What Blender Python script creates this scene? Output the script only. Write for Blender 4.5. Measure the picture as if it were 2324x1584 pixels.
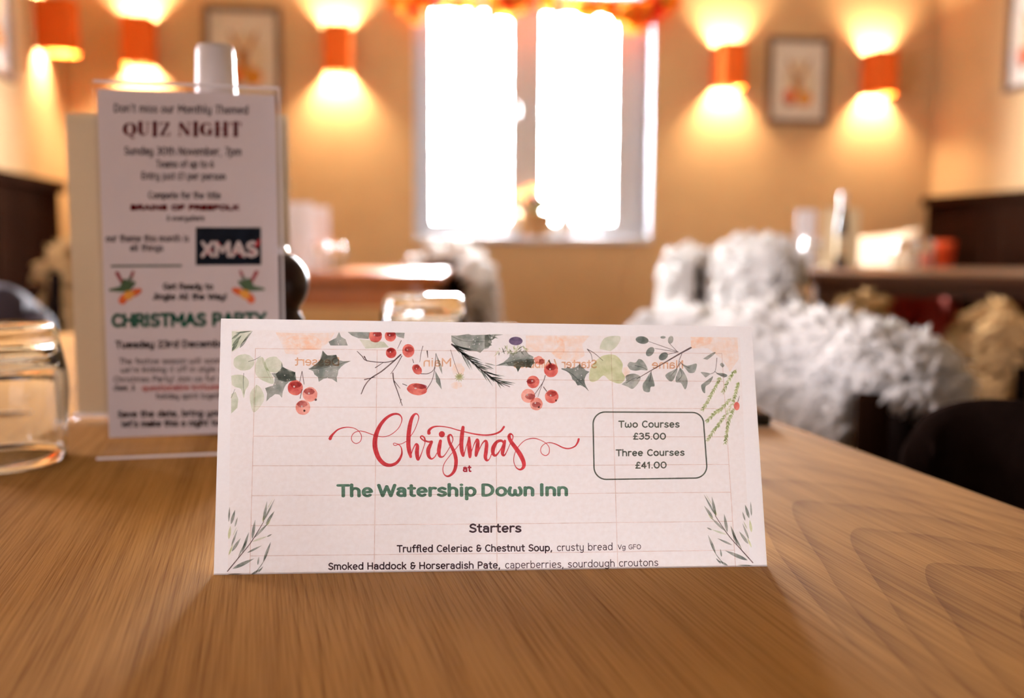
import bpy, bmesh, math, random
import numpy as np
from mathutils import Vector, Matrix

for o in list(bpy.data.objects):
    bpy.data.objects.remove(o, do_unlink=True)
S = bpy.context.scene
COL = S.collection

# ------------------------------------------------------------------ camera
W, H, FPX = 2324, 1584, 2259.0            # 35 mm lens on a 36 mm wide sensor
HORIZON = 548.0
YAW, TILT, ROLL = math.radians(9.0), math.atan((H / 2 - HORIZON) / FPX), 0.005
TABLE_Z = 0.75
CAM_H = 0.1240                              # lens above the table top
CZ = TABLE_Z + CAM_H
_f = Vector((math.sin(YAW) * math.cos(TILT), math.cos(YAW) * math.cos(TILT), -math.sin(TILT)))
_r = Vector((math.cos(YAW), -math.sin(YAW), 0))
_u = _r.cross(_f)
CR = _r * math.cos(ROLL) + _u * math.sin(ROLL)
CU = -_r * math.sin(ROLL) + _u * math.cos(ROLL)
CF = _f
CP = Vector((0, 0, CZ))
cd = bpy.data.cameras.new('camera')
cam = bpy.data.objects.new('camera', cd)
COL.objects.link(cam)
cam.matrix_world = Matrix(((CR.x, CU.x, -CF.x, CP.x), (CR.y, CU.y, -CF.y, CP.y), (CR.z, CU.z, -CF.z, CP.z), (0, 0, 0, 1)))
cd.sensor_width = 36.0
cd.lens = 36.0 * FPX / W
cd.clip_start = 0.01
cd.clip_end = 100
cd.dof.use_dof = True
cd.dof.focus_distance = 0.379
cd.dof.aperture_fstop = 5.8
S.camera = cam

# ------------------------------------------------------------------ sky, exposure
SKY = 235.0
wd = bpy.data.worlds.new('overcast_sky')
S.world = wd
wd.use_nodes = True
bg = wd.node_tree.nodes['Background']
bg.inputs[0].default_value = (1.0, 0.985, 1.0, 1)
bg.inputs[1].default_value = SKY
S.view_settings.view_transform = 'Standard'
S.view_settings.look = 'None'
S.view_settings.exposure = 0.38
S.view_settings.gamma = 1.0
S.view_settings.use_curve_mapping = False
S.cycles.transparent_max_bounces = 24
S.cycles.diffuse_bounces = 8
S.cycles.max_bounces = 14
S.cycles.sample_clamp_indirect = 6.0
LAMP_W = 27.0

# ------------------------------------------------------------------ room dimensions (metres)
FAR_Y, LEFT_X, RIGHT_X, NEAR_Y, CEIL_Z = 4.90, -1.30, 3.01, -4.2, 2.55

def ray(px, py):
    return (CF + CR * ((px - W / 2) / FPX) - CU * ((py - H / 2) / FPX))
def at_depth(px, py, D):
    return CP + ray(px, py) * D
def on_z(px, py, z):
    d = ray(px, py); return CP + d * ((z - CZ) / d.z)
def on_y(px, py, y):
    d = ray(px, py); return CP + d * (y / d.y)
def on_x(px, py, x):
    d = ray(px, py); return CP + d * (x / d.x)
def ground(x, D, z=0.0):
    """camera-aligned ground coordinates (x right, D ahead) to the world"""
    return Vector((x * math.cos(YAW) + D * math.sin(YAW), -x * math.sin(YAW) + D * math.cos(YAW), z))

# daylight portal in the window opening is set with the window below

# ------------------------------------------------------------------ materials
def new_mat(name):
    m = bpy.data.materials.new(name)
    m.use_nodes = True
    nt = m.node_tree
    nt.nodes.clear()
    out = nt.nodes.new('ShaderNodeOutputMaterial')
    return m, nt, out

def N(nt, kind, **kw):
    n = nt.nodes.new(kind)
    for k, v in kw.items():
        if k == 'inp':
            for i, val in v.items():
                n.inputs[i].default_value = val
        else:
            setattr(n, k, v)
    return n

def c4(c):
    return (c[0], c[1], c[2], 1.0)

def mottled(nt, c1, c2, scale, detail=3.0, rough=0.6, lo=0.35, hi=0.65, stretch=None):
    tc = N(nt, 'ShaderNodeTexCoord')
    src = tc.outputs['Object']
    if stretch:
        mp = N(nt, 'ShaderNodeMapping')
        mp.inputs['Scale'].default_value = stretch
        nt.links.new(src, mp.inputs['Vector'])
        src = mp.outputs['Vector']
    nz = N(nt, 'ShaderNodeTexNoise')
    nz.inputs['Scale'].default_value = scale
    nz.inputs['Detail'].default_value = detail
    nz.inputs['Roughness'].default_value = rough
    nt.links.new(src, nz.inputs['Vector'])
    mr = N(nt, 'ShaderNodeMapRange')
    mr.inputs['From Min'].default_value = lo
    mr.inputs['From Max'].default_value = hi
    nt.links.new(nz.outputs['Fac'], mr.inputs['Value'])
    mx = N(nt, 'ShaderNodeMix', data_type='RGBA')
    mx.inputs['A'].default_value = c4(c1)
    mx.inputs['B'].default_value = c4(c2)
    nt.links.new(mr.outputs['Result'], mx.inputs['Factor'])
    return mx.outputs['Result'], nz.outputs['Fac']

def mat_solid(name, c, rough=0.6, spec=0.4, vary=0.12, scale=40.0, metal=0.0, bump=0.0, stretch=None, sheen=0.0):
    m, nt, out = new_mat(name)
    b = N(nt, 'ShaderNodeBsdfPrincipled')
    c2 = tuple(min(1.0, x * (1 + vary)) for x in c)
    c1 = tuple(x * (1 - vary) for x in c)
    col, fac = mottled(nt, c1, c2, scale, stretch=stretch)
    nt.links.new(col, b.inputs['Base Color'])
    b.inputs['Roughness'].default_value = rough
    b.inputs['Specular IOR Level'].default_value = spec
    b.inputs['Metallic'].default_value = metal
    b.inputs['Sheen Weight'].default_value = sheen
    if spec == 0:                                              # fully matt
        b = N(nt, 'ShaderNodeBsdfDiffuse'); nt.links.new(col, b.inputs[0])
    if bump:
        bp = N(nt, 'ShaderNodeBump')
        bp.inputs['Strength'].default_value = bump
        bp.inputs['Distance'].default_value = 0.002
        nt.links.new(fac, bp.inputs['Height'])
        nt.links.new(bp.outputs['Normal'], b.inputs['Normal'])
    nt.links.new(b.outputs[0], out.inputs[0])
    return m

def mat_film(name, c1, c2=None, scale=420.0):
    """printing ink: a coloured film that tints the paper below it"""
    m, nt, out = new_mat(name)
    t = N(nt, 'ShaderNodeBsdfTransparent')
    if c2 is None:
        c2 = tuple(min(1, x * 1.12) for x in c1)
    col, _ = mottled(nt, c1, c2, scale, detail=4.0)
    nt.links.new(col, t.inputs[0])
    nt.links.new(t.outputs[0], out.inputs[0])
    return m

def mat_paper(name, c, trans=0.5, vary=0.03, scale=900.0, rough=0.8):
    m, nt, out = new_mat(name)
    d = N(nt, 'ShaderNodeBsdfDiffuse')
    t = N(nt, 'ShaderNodeBsdfTranslucent')
    col, _ = mottled(nt, tuple(x * (1 - vary) for x in c), c, scale, detail=5.0)
    nt.links.new(col, d.inputs[0])
    nt.links.new(col, t.inputs[0])
    mx = N(nt, 'ShaderNodeMixShader')
    mx.inputs[0].default_value = trans
    nt.links.new(d.outputs[0], mx.inputs[1])
    nt.links.new(t.outputs[0], mx.inputs[2])
    nt.links.new(mx.outputs[0], out.inputs[0])
    return m

def math_node(nt, op, a, b=None):
    n = N(nt, 'ShaderNodeMath', operation=op)
    for i, v in enumerate((a, b)):
        if v is None: continue
        if hasattr(v, 'is_linked') or hasattr(v, 'links'):
            nt.links.new(v, n.inputs[i])
        else:
            n.inputs[i].default_value = v
    return n.outputs[0]

def mat_thin_clear(name, tint=(0.97, 0.98, 0.98), refl=1.0, rough=0.02):
    """thin clear sheet: window pane or acrylic"""
    m, nt, out = new_mat(name)
    t = N(nt, 'ShaderNodeBsdfTransparent'); t.inputs[0].default_value = c4(tint)
    g = N(nt, 'ShaderNodeBsdfGlossy'); g.inputs['Roughness'].default_value = rough
    lw = N(nt, 'ShaderNodeLayerWeight'); lw.inputs[0].default_value = 0.5
    fr = N(nt, 'ShaderNodeMath', operation='MULTIPLY_ADD'); nt.links.new(math_node(nt, 'POWER', lw.outputs['Facing'], 5.0), fr.inputs[0]); fr.inputs[1].default_value = 0.9; fr.inputs[2].default_value = 0.04
    k = N(nt, 'ShaderNodeMath', operation='MULTIPLY'); k.inputs[1].default_value = refl
    nt.links.new(fr.outputs[0], k.inputs[0])
    mx = N(nt, 'ShaderNodeMixShader')
    nt.links.new(k.outputs[0], mx.inputs[0])
    nt.links.new(t.outputs[0], mx.inputs[1]); nt.links.new(g.outputs[0], mx.inputs[2])
    nt.links.new(mx.outputs[0], out.inputs[0])
    return m

def mat_glass(name, tint=(0.98, 0.99, 0.99)):
    m, nt, out = new_mat(name)
    g = N(nt, 'ShaderNodeBsdfGlass'); g.inputs['Color'].default_value = c4(tint)
    g.inputs['Roughness'].default_value = 0.0; g.inputs['IOR'].default_value = 1.5
    nt.links.new(g.outputs[0], out.inputs[0])
    return m

def mat_emit(name, c, s):
    m, nt, out = new_mat(name)
    e = N(nt, 'ShaderNodeEmission'); e.inputs[0].default_value = c4(c); e.inputs[1].default_value = s
    nt.links.new(e.outputs[0], out.inputs[0])
    return m

def mat_oak(name, light, dark, rough=0.38, plank=0.17, cath_x=0.40, spec=0.45):
    """oak boards running along local Y, with cathedral arches in the grain"""
    m, nt, out = new_mat(name)
    tc = N(nt, 'ShaderNodeTexCoord')
    sx = N(nt, 'ShaderNodeSeparateXYZ'); nt.links.new(tc.outputs['Object'], sx.inputs[0])
    X, Y = sx.outputs[0], sx.outputs[1]
    idx = math_node(nt, 'FLOOR', math_node(nt, 'DIVIDE', X, plank))
    wn = N(nt, 'ShaderNodeTexWhiteNoise', noise_dimensions='1D'); nt.links.new(idx, wn.inputs['W'])
    rnd = wn.outputs['Value']
    # local x within the board, around its own heart line
    lx = math_node(nt, 'SUBTRACT', math_node(nt, 'SUBTRACT', X, math_node(nt, 'MULTIPLY', idx, plank)), plank * 0.5)
    inb = math_node(nt, 'COMPARE', idx, float(math.floor(cath_x / plank)))
    nt.nodes[-1].inputs[2].default_value = 0.4
    off = math_node(nt, 'MULTIPLY', math_node(nt, 'ADD', math_node(nt, 'MULTIPLY', rnd, 0.30), 0.30), math_node(nt, 'SUBTRACT', 1.0, inb))
    lx = math_node(nt, 'ADD', lx, off)
    # slow wobble
    cmb = N(nt, 'ShaderNodeCombineXYZ')
    nt.links.new(math_node(nt, 'MULTIPLY', X, 7.0), cmb.inputs[0]); nt.links.new(math_node(nt, 'MULTIPLY', Y, 1.1), cmb.inputs[1]); nt.links.new(math_node(nt, 'MULTIPLY', rnd, 30.0), cmb.inputs[2])
    nz = N(nt, 'ShaderNodeTexNoise'); nz.inputs['Scale'].default_value = 1.0; nz.inputs['Detail'].default_value = 3.0
    nt.links.new(cmb.outputs[0], nz.inputs['Vector'])
    v = math_node(nt, 'MULTIPLY', math_node(nt, 'MULTIPLY', lx, lx), 620.0)
    v = math_node(nt, 'ADD', v, math_node(nt, 'MULTIPLY', Y, 21.0))
    v = math_node(nt, 'ADD', v, math_node(nt, 'MULTIPLY', nz.outputs['Fac'], 3.0))
    v = math_node(nt, 'ADD', v, math_node(nt, 'MULTIPLY', rnd, 7.0))
    fr = math_node(nt, 'FRACT', v)
    ring = math_node(nt, 'POWER', fr, 3.6)                       # slow rise, sharp late-wood line
    # pores: very fine streaks along Y
    cm2 = N(nt, 'ShaderNodeCombineXYZ')
    nt.links.new(math_node(nt, 'MULTIPLY', X, 900.0), cm2.inputs[0]); nt.links.new(math_node(nt, 'MULTIPLY', Y, 11.0), cm2.inputs[1])
    nt.links.new(rnd, cm2.inputs[2])
    n2 = N(nt, 'ShaderNodeTexNoise'); n2.inputs['Scale'].default_value = 1.0; n2.inputs['Detail'].default_value = 4.0; n2.inputs['Roughness'].default_value = 0.7
    nt.links.new(cm2.outputs[0], n2.inputs['Vector'])
    # broad streaks
    cm3 = N(nt, 'ShaderNodeCombineXYZ')
    nt.links.new(math_node(nt, 'MULTIPLY', X, 70.0), cm3.inputs[0]); nt.links.new(math_node(nt, 'MULTIPLY', Y, 5.0), cm3.inputs[1]); nt.links.new(rnd, cm3.inputs[2])
    n3 = N(nt, 'ShaderNodeTexNoise'); n3.inputs['Scale'].default_value = 1.0; n3.inputs['Detail'].default_value = 3.0
    nt.links.new(cm3.outputs[0], n3.inputs['Vector'])
    p2 = N(nt, 'ShaderNodeMapRange'); p2.inputs['From Min'].default_value = 0.42; p2.inputs['From Max'].default_value = 0.72
    nt.links.new(n2.outputs['Fac'], p2.inputs['Value'])
    tot = math_node(nt, 'MULTIPLY', ring, 0.36)
    tot = math_node(nt, 'ADD', tot, math_node(nt, 'MULTIPLY', p2.outputs['Result'], 0.62))
    tot = math_node(nt, 'ADD', tot, math_node(nt, 'MULTIPLY', math_node(nt, 'SUBTRACT', n3.outputs['Fac'], 0.5), 0.9))
    tot = math_node(nt, 'ADD', tot, math_node(nt, 'MULTIPLY', math_node(nt, 'SUBTRACT', rnd, 0.5), 0.16))
    ramp = N(nt, 'ShaderNodeValToRGB')
    ramp.color_ramp.elements[0].color = c4(light); ramp.color_ramp.elements[0].position = 0.05
    ramp.color_ramp.elements[1].color = c4(dark); ramp.color_ramp.elements[1].position = 0.95
    nt.links.new(tot, ramp.inputs[0])
    b = N(nt, 'ShaderNodeBsdfPrincipled')
    nt.links.new(ramp.outputs[0], b.inputs['Base Color'])
    b.inputs['Specular IOR Level'].default_value = spec
    rr = math_node(nt, 'ADD', math_node(nt, 'MULTIPLY', p2.outputs['Result'], 0.12), rough)
    nt.links.new(rr, b.inputs['Roughness'])
    bp = N(nt, 'ShaderNodeBump'); bp.inputs['Strength'].default_value = 0.22; bp.inputs['Distance'].default_value = 0.0006; bp.invert = True
    nt.links.new(p2.outputs['Result'], bp.inputs['Height']); nt.links.new(bp.outputs[0], b.inputs['Normal'])
    if spec == 0:                                              # fully matt wood
        b = N(nt, 'ShaderNodeBsdfDiffuse'); nt.links.new(ramp.outputs[0], b.inputs[0])
    nt.links.new(b.outputs[0], out.inputs[0])
    return m

M = {}
M['wall'] = mat_solid('tan_wall_paint', (0.56, 0.39, 0.215), rough=0.85, spec=0.15, vary=0.04, scale=3.0, bump=0.05)
M['ceiling'] = mat_solid('tan_ceiling', (0.30, 0.23, 0.16), rough=0.9, spec=0.1, vary=0.03, scale=3)
M['panelling'] = mat_solid('brown_panelling_paint', (0.16, 0.10, 0.06), rough=0.6, vary=0.1, scale=6)
M['floor'] = mat_oak('dark_floor_boards', (0.085, 0.045, 0.024), (0.035, 0.017, 0.010), spec=0, plank=0.14)
M['oak'] = mat_oak('honey_oak', (0.43, 0.215, 0.055), (0.175, 0.068, 0.010), rough=0.72, spec=0.06)
M['red_oak'] = mat_oak('reddish_table_wood', (0.40, 0.12, 0.03), (0.22, 0.05, 0.012), rough=0.24)
M['dark_wood'] = mat_oak('dark_stained_wood', (0.016, 0.007, 0.004), (0.006, 0.0025, 0.0015), spec=0)
M['brown_table'] = mat_oak('brown_table_wood', (0.10, 0.04, 0.02), (0.05, 0.018, 0.009), rough=0.3)
M['window_paint'] = mat_solid('pale_grey_window_paint', (0.62, 0.66, 0.72), rough=0.45, vary=0.03)
M['pane'] = mat_thin_clear('window_glass')
M['dimmed_pane'] = mat_thin_clear('dimmed_fill_glass', (0.365, 0.355, 0.366))  # no curtain here: pane darkened to hold back the added fill daylight
M['acrylic'] = mat_thin_clear('clear_acrylic', (0.985, 0.98, 0.985), refl=0.22, rough=0.05)
M['acrylic_edge'] = mat_solid('polished_acrylic_edge', (0.85, 0.83, 0.86), rough=0.25, vary=0.02)
M['glass'] = mat_glass('tumbler_glass')
M['black_plastic'] = mat_solid('black_plastic', (0.012, 0.012, 0.014), rough=0.3, vary=0.1)
M['phone_screen'] = mat_solid('glossy_dark_screen', (0.02, 0.02, 0.025), rough=0.05, spec=0.8, vary=0.02)
M['steel'] = mat_solid('brushed_steel', (0.62, 0.62, 0.62), rough=0.28, metal=1.0, vary=0.05, scale=200)
M['mill'] = mat_solid('dark_turned_wood', (0.016, 0.007, 0.005), rough=0.3, spec=0.15, vary=0.25, scale=30, stretch=(6, 6, 1))
M['white_cap'] = mat_solid('grey_white_plastic_cap', (0.62, 0.58, 0.57), rough=0.35, vary=0.03)
M['sauce'] = mat_solid('dark_brown_bottle', (0.03, 0.012, 0.008), rough=0.35, vary=0.1)
M['fur'] = mat_paper('white_sheepskin_wool', (0.98, 0.972, 0.955), trans=0.5, vary=0.05, scale=30)
M['warm_shade_fur'] = mat_paper('warm_shade_wool', (0.58, 0.38, 0.18), trans=0.35, vary=0.1, scale=30)  # white wool's look in shade and warm light, put into the colour
M['hide'] = mat_paper('sheepskin_hide', (0.95, 0.93, 0.90), trans=0.5, vary=0.1, scale=40)
M['black_leather'] = mat_solid('black_leather', (0.010, 0.006, 0.005), rough=0.8, spec=0, vary=0.2, scale=60, bump=0.1)
M['navy_fabric'] = mat_solid('navy_upholstery', (0.035, 0.03, 0.06), rough=0.8, vary=0.15, scale=150, sheen=0.2)
M['red_fabric'] = mat_solid('red_upholstery', (0.30, 0.03, 0.012), rough=0.85, vary=0.15, scale=120)
M['orange_fabric'] = mat_solid('orange_cushion_fabric', (0.62, 0.065, 0.010), rough=0.85, vary=0.12, scale=120, sheen=0.1)
M['cream_fabric'] = mat_solid('cream_cushion_fabric', (0.80, 0.66, 0.48), rough=0.9, vary=0.06, scale=120)
M['cream_card'] = mat_paper('cream_menu_card', (0.66, 0.57, 0.40), trans=0.12, vary=0.03, scale=300)
M['white_card'] = mat_paper('white_card_stock', (0.86, 0.84, 0.86), trans=0.12, vary=0.02, scale=300)
M['flyer_paper'] = mat_paper('flyer_paper', (0.75, 0.70, 0.71), trans=0.06, vary=0.02, scale=300)
M['menu_paper'] = mat_paper('menu_paper', (0.935, 0.93, 0.94), trans=0.39, vary=0.02, scale=700)
M['frame_wood'] = mat_solid('grey_brown_picture_frame', (0.15, 0.10, 0.07), rough=0.5, vary=0.15, scale=60)
M['mat_board'] = mat_solid('ivory_mount_board', (0.92, 0.86, 0.80), rough=0.8, vary=0.03)
M['pot'] = mat_solid('tan_plant_pot', (0.60, 0.36, 0.16), rough=0.6, vary=0.08)
M['leaf_green'] = mat_solid('green_leaf', (0.12, 0.26, 0.05), rough=0.5, vary=0.3)
M['soil_flower'] = mat_solid('dried_maroon_flower', (0.16, 0.05, 0.05), rough=0.8, vary=0.3)
M['orange_petal'] = mat_paper('orange_petal', (0.85, 0.25, 0.08), trans=0.35, vary=0.2, scale=60)
M['leaf_red'] = mat_paper('autumn_leaf_red', (0.62, 0.035, 0.015), trans=0.22, vary=0.25, scale=60)
M['leaf_orange'] = mat_paper('autumn_leaf_orange', (0.72, 0.17, 0.015), trans=0.22, vary=0.25, scale=60)
M['leaf_amber'] = mat_paper('autumn_leaf_amber', (0.70, 0.33, 0.04), trans=0.22, vary=0.25, scale=60)
M['twine'] = mat_solid('brown_twine', (0.25, 0.14, 0.06), rough=0.9)
M['shade'] = mat_paper('orange_lamp_shade', (0.68, 0.15, 0.03), trans=0.04, vary=0.06, scale=200)
M['shade_in'] = mat_solid('white_shade_lining', (0.85, 0.80, 0.72), rough=0.7, vary=0.02)
M['bulb'] = mat_emit('warm_bulb', (1.0, 0.72, 0.42), 40.0)
M['ceramic'] = mat_solid('white_glazed_ceramic', (0.82, 0.80, 0.80), rough=0.2, vary=0.02)
M['brass'] = mat_solid('aged_brass', (0.45, 0.30, 0.12), rough=0.35, metal=1.0)

# ------------------------------------------------------------------ mesh helpers
class MB:
    """collects shapes into one mesh"""
    def __init__(self):
        self.v, self.f, self.m, self.s = [], [], [], []
    def add(self, verts, faces, mat=0, smooth=False):
        k = len(self.v)
        self.v += [tuple(p) for p in verts]
        for f in faces:
            self.f.append(tuple(i + k for i in f)); self.m.append(mat); self.s.append(smooth)
        return self
    def box(self, c, s, rz=0.0, mat=0, bev=0.0, rx=0.0, ry=0.0, seg=2):
        R = Matrix.Rotation(rz, 3, 'Z') @ Matrix.Rotation(ry, 3, 'Y') @ Matrix.Rotation(rx, 3, 'X')
        bm = bmesh.new()
        bmesh.ops.create_cube(bm, size=1.0)
        for v in bm.verts:
            v.co = Vector((v.co.x * s[0], v.co.y * s[1], v.co.z * s[2]))
        if bev > 0:
            bmesh.ops.bevel(bm, geom=bm.edges[:], offset=bev, segments=seg, affect='EDGES', profile=0.5)
        bm.verts.index_update()
        vs = [R @ v.co + Vector(c) for v in bm.verts]
        fs = [[v.index for v in f.verts] for f in bm.faces]
        bm.free()
        return self.add(vs, fs, mat, bev > 0)
    def lathe(self, prof, n=32, c=(0, 0, 0), mat=0, a0=0.0, a1=2 * math.pi, axis=None):
        closed = abs(a1 - a0 - 2 * math.pi) < 1e-6
        k = n if closed else n + 1
        vs, fs = [], []
        R = axis if axis is not None else Matrix.Identity(3)
        for (r, z) in prof:
            for i in range(k):
                a = a0 + (a1 - a0) * i / n
                vs.append(R @ Vector((r * math.cos(a), r * math.sin(a), z)) + Vector(c))
        for j in range(len(prof) - 1):
            for i in range(n):
                i2 = (i + 1) % k if closed else i + 1
                fs.append((j * k + i, j * k + i2, (j + 1) * k + i2, (j + 1) * k + i))
        return self.add(vs, fs, mat, True)
    def tube(self, path, rad, n=8, mat=0, cap=True):
        P = [Vector(p) for p in path]
        rad = rad if hasattr(rad, '__len__') else [rad] * len(P)
        vs, fs = [], []
        up = Vector((0, 0, 1))
        for i, p in enumerate(P):
            t = (P[min(i + 1, len(P) - 1)] - P[max(i - 1, 0)]).normalized()
            a = t.cross(up)
            if a.length < 1e-3: a = t.cross(Vector((1, 0, 0)))
            a.normalize(); b = a.cross(t)
            for k in range(n):
                th = 2 * math.pi * k / n
                vs.append(p + (a * math.cos(th) + b * math.sin(th)) * rad[i])
        for i in range(len(P) - 1):
            for k in range(n):
                k2 = (k + 1) % n
                fs.append((i * n + k, i * n + k2, (i + 1) * n + k2, (i + 1) * n + k))
        if cap:
            fs.append(tuple(range(n))[::-1]); fs.append(tuple((len(P) - 1) * n + k for k in range(n)))
        return self.add(vs, fs, mat, True)
    def prism(self, poly, z0, z1, mat=0):
        n = len(poly)
        vs = [(x, y, z0) for x, y in poly] + [(x, y, z1) for x, y in poly]
        fs = [tuple(range(n))[::-1], tuple(range(n, 2 * n))] + [(i, (i + 1) % n, n + (i + 1) % n, n + i) for i in range(n)]
        return self.add(vs, fs, mat)
    def build(self, name, mats, parent=None, loc=None, rz=0.0):
        me = bpy.data.meshes.new(name)
        me.from_pydata(self.v, [], self.f)
        for m in (mats if isinstance(mats, (list, tuple)) else [mats]):
            me.materials.append(m)
        me.polygons.foreach_set('material_index', self.m)
        me.polygons.foreach_set('use_smooth', self.s)
        me.update()
        o = bpy.data.objects.new(name, me)
        COL.objects.link(o)
        if parent is not None: o.parent = parent
        if loc is not None: o.location = loc
        if rz: o.rotation_euler = (0, 0, rz)
        return o

def tag(o, label, cat, group=None, kind=None):
    o['label'] = label; o['category'] = cat
    if group: o['group'] = group
    if kind: o['kind'] = kind
    return o

def thing(name, label, cat, loc=(0, 0, 0), rz=0.0, group=None):
    o = bpy.data.objects.new(name, None)
    o.empty_display_size = 0.05
    COL.objects.link(o)
    o.location = loc; o.rotation_euler = (0, 0, rz)
    return tag(o, label, cat, group)

def structure(name, mb, mats, parent=None):
    o = mb.build(name, mats, parent)
    if parent is None: o['kind'] = 'structure'
    return o

def copy_tree(o, parent=None):
    c = o.copy(); COL.objects.link(c)
    if parent is not None: c.parent = parent
    for ch in o.children:
        copy_tree(ch, c)
    return c

def catmull(P, n=8):
    P = np.asarray(P, float)
    Q = np.vstack([2 * P[0] - P[1], P, 2 * P[-1] - P[-2]])
    out = []
    for i in range(1, len(Q) - 2):
        p0, p1, p2, p3 = Q[i - 1], Q[i], Q[i + 1], Q[i + 2]
        for k in range(n):
            t = k / n
            out.append(0.5 * (2 * p1 + (p2 - p0) * t + (2 * p0 - 5 * p1 + 4 * p2 - p3) * t * t + (3 * p1 - p0 - 3 * p2 + p3) * t ** 3))
    out.append(Q[-2])
    return np.array(out)

# ------------------------------------------------------------------ the room shell
wx0, wx1 = on_y(938, 300, FAR_Y).x, on_y(1484, 300, FAR_Y).x          # window opening
wz0, wz1 = on_y(1210, 551, FAR_Y).z, on_y(1210, -28, FAR_Y).z
TH = 0.30
mb = MB()
mb.box(((LEFT_X + RIGHT_X) / 2, (FAR_Y + NEAR_Y) / 2, -0.05), (RIGHT_X - LEFT_X + 0.6, FAR_Y - NEAR_Y + 0.6, 0.1))
structure('floor', mb, M['floor'])
mb = MB()
mb.box(((LEFT_X + RIGHT_X) / 2, (FAR_Y + NEAR_Y) / 2, CEIL_Z + 0.05), (RIGHT_X - LEFT_X + 0.6, FAR_Y - NEAR_Y + 0.6, 0.1))
structure('ceiling', mb, M['ceiling'])
mb = MB()                                                             # far wall with the window opening
yc = FAR_Y + TH / 2
def slab(x0, x1, z0, z1):
    mb.box(((x0 + x1) / 2, yc, (z0 + z1) / 2), (x1 - x0, TH, z1 - z0))
slab(LEFT_X - 0.3, wx0, 0, CEIL_Z); slab(wx1, RIGHT_X + 0.3, 0, CEIL_Z); slab(wx0, wx1, 0, wz0); slab(wx0, wx1, wz1, CEIL_Z)
structure('wall_far', mb, M['wall'])
SIDE = [(2, -1.36, -0.66, 0.82, 1.32), (3, 1.22, 2.08, 0.90, 1.62)]      # unseen side windows, first added for fill: number, y0, y1, z0, z1
mb = MB()
def slab_l(y0, y1, z0, z1): mb.box((LEFT_X - 0.15, (y0 + y1) / 2, (z0 + z1) / 2), (0.3, y1 - y0, z1 - z0))
yprev = NEAR_Y
for _, y0, y1, z0, z1 in SIDE:
    slab_l(yprev, y0, 0, CEIL_Z); slab_l(y0, y1, 0, z0); slab_l(y0, y1, z1, CEIL_Z); yprev = y1
slab_l(yprev, FAR_Y, 0, CEIL_Z)
structure('wall_left', mb, M['wall'])
mb = MB(); mb.box((RIGHT_X + 0.15, (FAR_Y + NEAR_Y) / 2, CEIL_Z / 2), (0.3, FAR_Y - NEAR_Y, CEIL_Z)); structure('wall_right', mb, M['wall'])
mb = MB(); mb.box(((LEFT_X + RIGHT_X) / 2, NEAR_Y - 0.15, CEIL_Z / 2), (RIGHT_X - LEFT_X + 0.6, 0.3, CEIL_Z)); structure('wall_near', mb, M['panelling'])
# unseen left-wall windows: first added as fill, second inferred; panes tinted to dim daylight
for num, y0, y1, z0, z1 in SIDE:
    sw_ = bpy.data.objects.new('window_%d' % num, None); COL.objects.link(sw_); sw_.location = (LEFT_X, (y0 + y1) / 2, z0); sw_.rotation_euler = (0, 0, math.radians(90)); sw_['kind'] = 'structure'
    w2, h2 = y1 - y0, z1 - z0
    mb = MB()
    for sx in (-1, 1): mb.box((sx * (w2 / 2 - .015), .12, h2 / 2), (.03, .06, h2))
    mb.box((0, .12, .015), (w2, .06, .03)); mb.box((0, .12, h2 - .015), (w2, .06, .03)); mb.box((0, .05, -.012), (w2 + .06, .16, .024), bev=.005)
    structure('window_frame', mb, M['window_paint'], sw_)
    mb = MB(); mb.box((0, .12, h2 / 2), (w2 - .05, .004, h2 - .05)); structure('pane', mb, M['dimmed_pane'], sw_)
mb = MB(); mb.box(((LEFT_X + RIGHT_X) / 2, FAR_Y - 0.008, 0.07), (RIGHT_X - LEFT_X, 0.016, 0.14), bev=0.004); structure('baseboard_far', mb, M['dark_wood'])

# window: frame set back in the reveal, two casements, glazing bars, panes, sill board
win = bpy.data.objects.new('window_1', None); COL.objects.link(win)
win.location = ((wx0 + wx1) / 2, FAR_Y, wz0); win['kind'] = 'structure'
hw, hh = (wx1 - wx0) / 2, wz1 - wz0
fy = 0.115                                                            # frame plane inside the reveal
def wpx(px): return on_y(px, 300, FAR_Y + fy).x - win.location.x
def wpz(py): return on_y(1210, py, FAR_Y + fy).z - wz0
mb = MB()                                                             # reveal lining
mb.box((-hw + 0.006, TH / 2, hh / 2), (0.012, TH, hh)); mb.box((hw - 0.006, TH / 2, hh / 2), (0.012, TH, hh)); mb.box((0, TH / 2, hh - 0.006), (2 * hw, TH, 0.012))
structure('reveal_lining', mb, M['window_paint'], win)
mb = MB(); mb.box((0, TH / 2 - 0.012, 0.016), (2 * hw - 0.024, TH + 0.02, 0.032), bev=0.006)
structure('sill_board', mb, M['window_paint'], win)
mb = MB()                                                             # outer frame and mullion
fx0, fx1 = -hw + 0.012, hw - 0.012
mull0, mull1 = wpx(1192), wpx(1217)
mb.box((fx0 + 0.02, fy + 0.03, hh / 2), (0.04, 0.06, hh - 0.03)); mb.box((fx1 - 0.02, fy + 0.03, hh / 2), (0.04, 0.06, hh - 0.03))
mb.box((0, fy + 0.032, hh - 0.035), (2 * hw - 0.104, 0.056, 0.045)); mb.box((0, fy + 0.032, 0.045), (2 * hw - 0.104, 0.056, 0.03))
mb.box(((mull0 + mull1) / 2, fy + 0.02, hh / 2), (mull1 - mull0, 0.08, hh - 0.04), bev=0.004)
structure('window_frame', mb, M['window_paint'], win)
pz0, pz1 = wpz(506), min(wpz(33), hh - 0.09)
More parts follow.
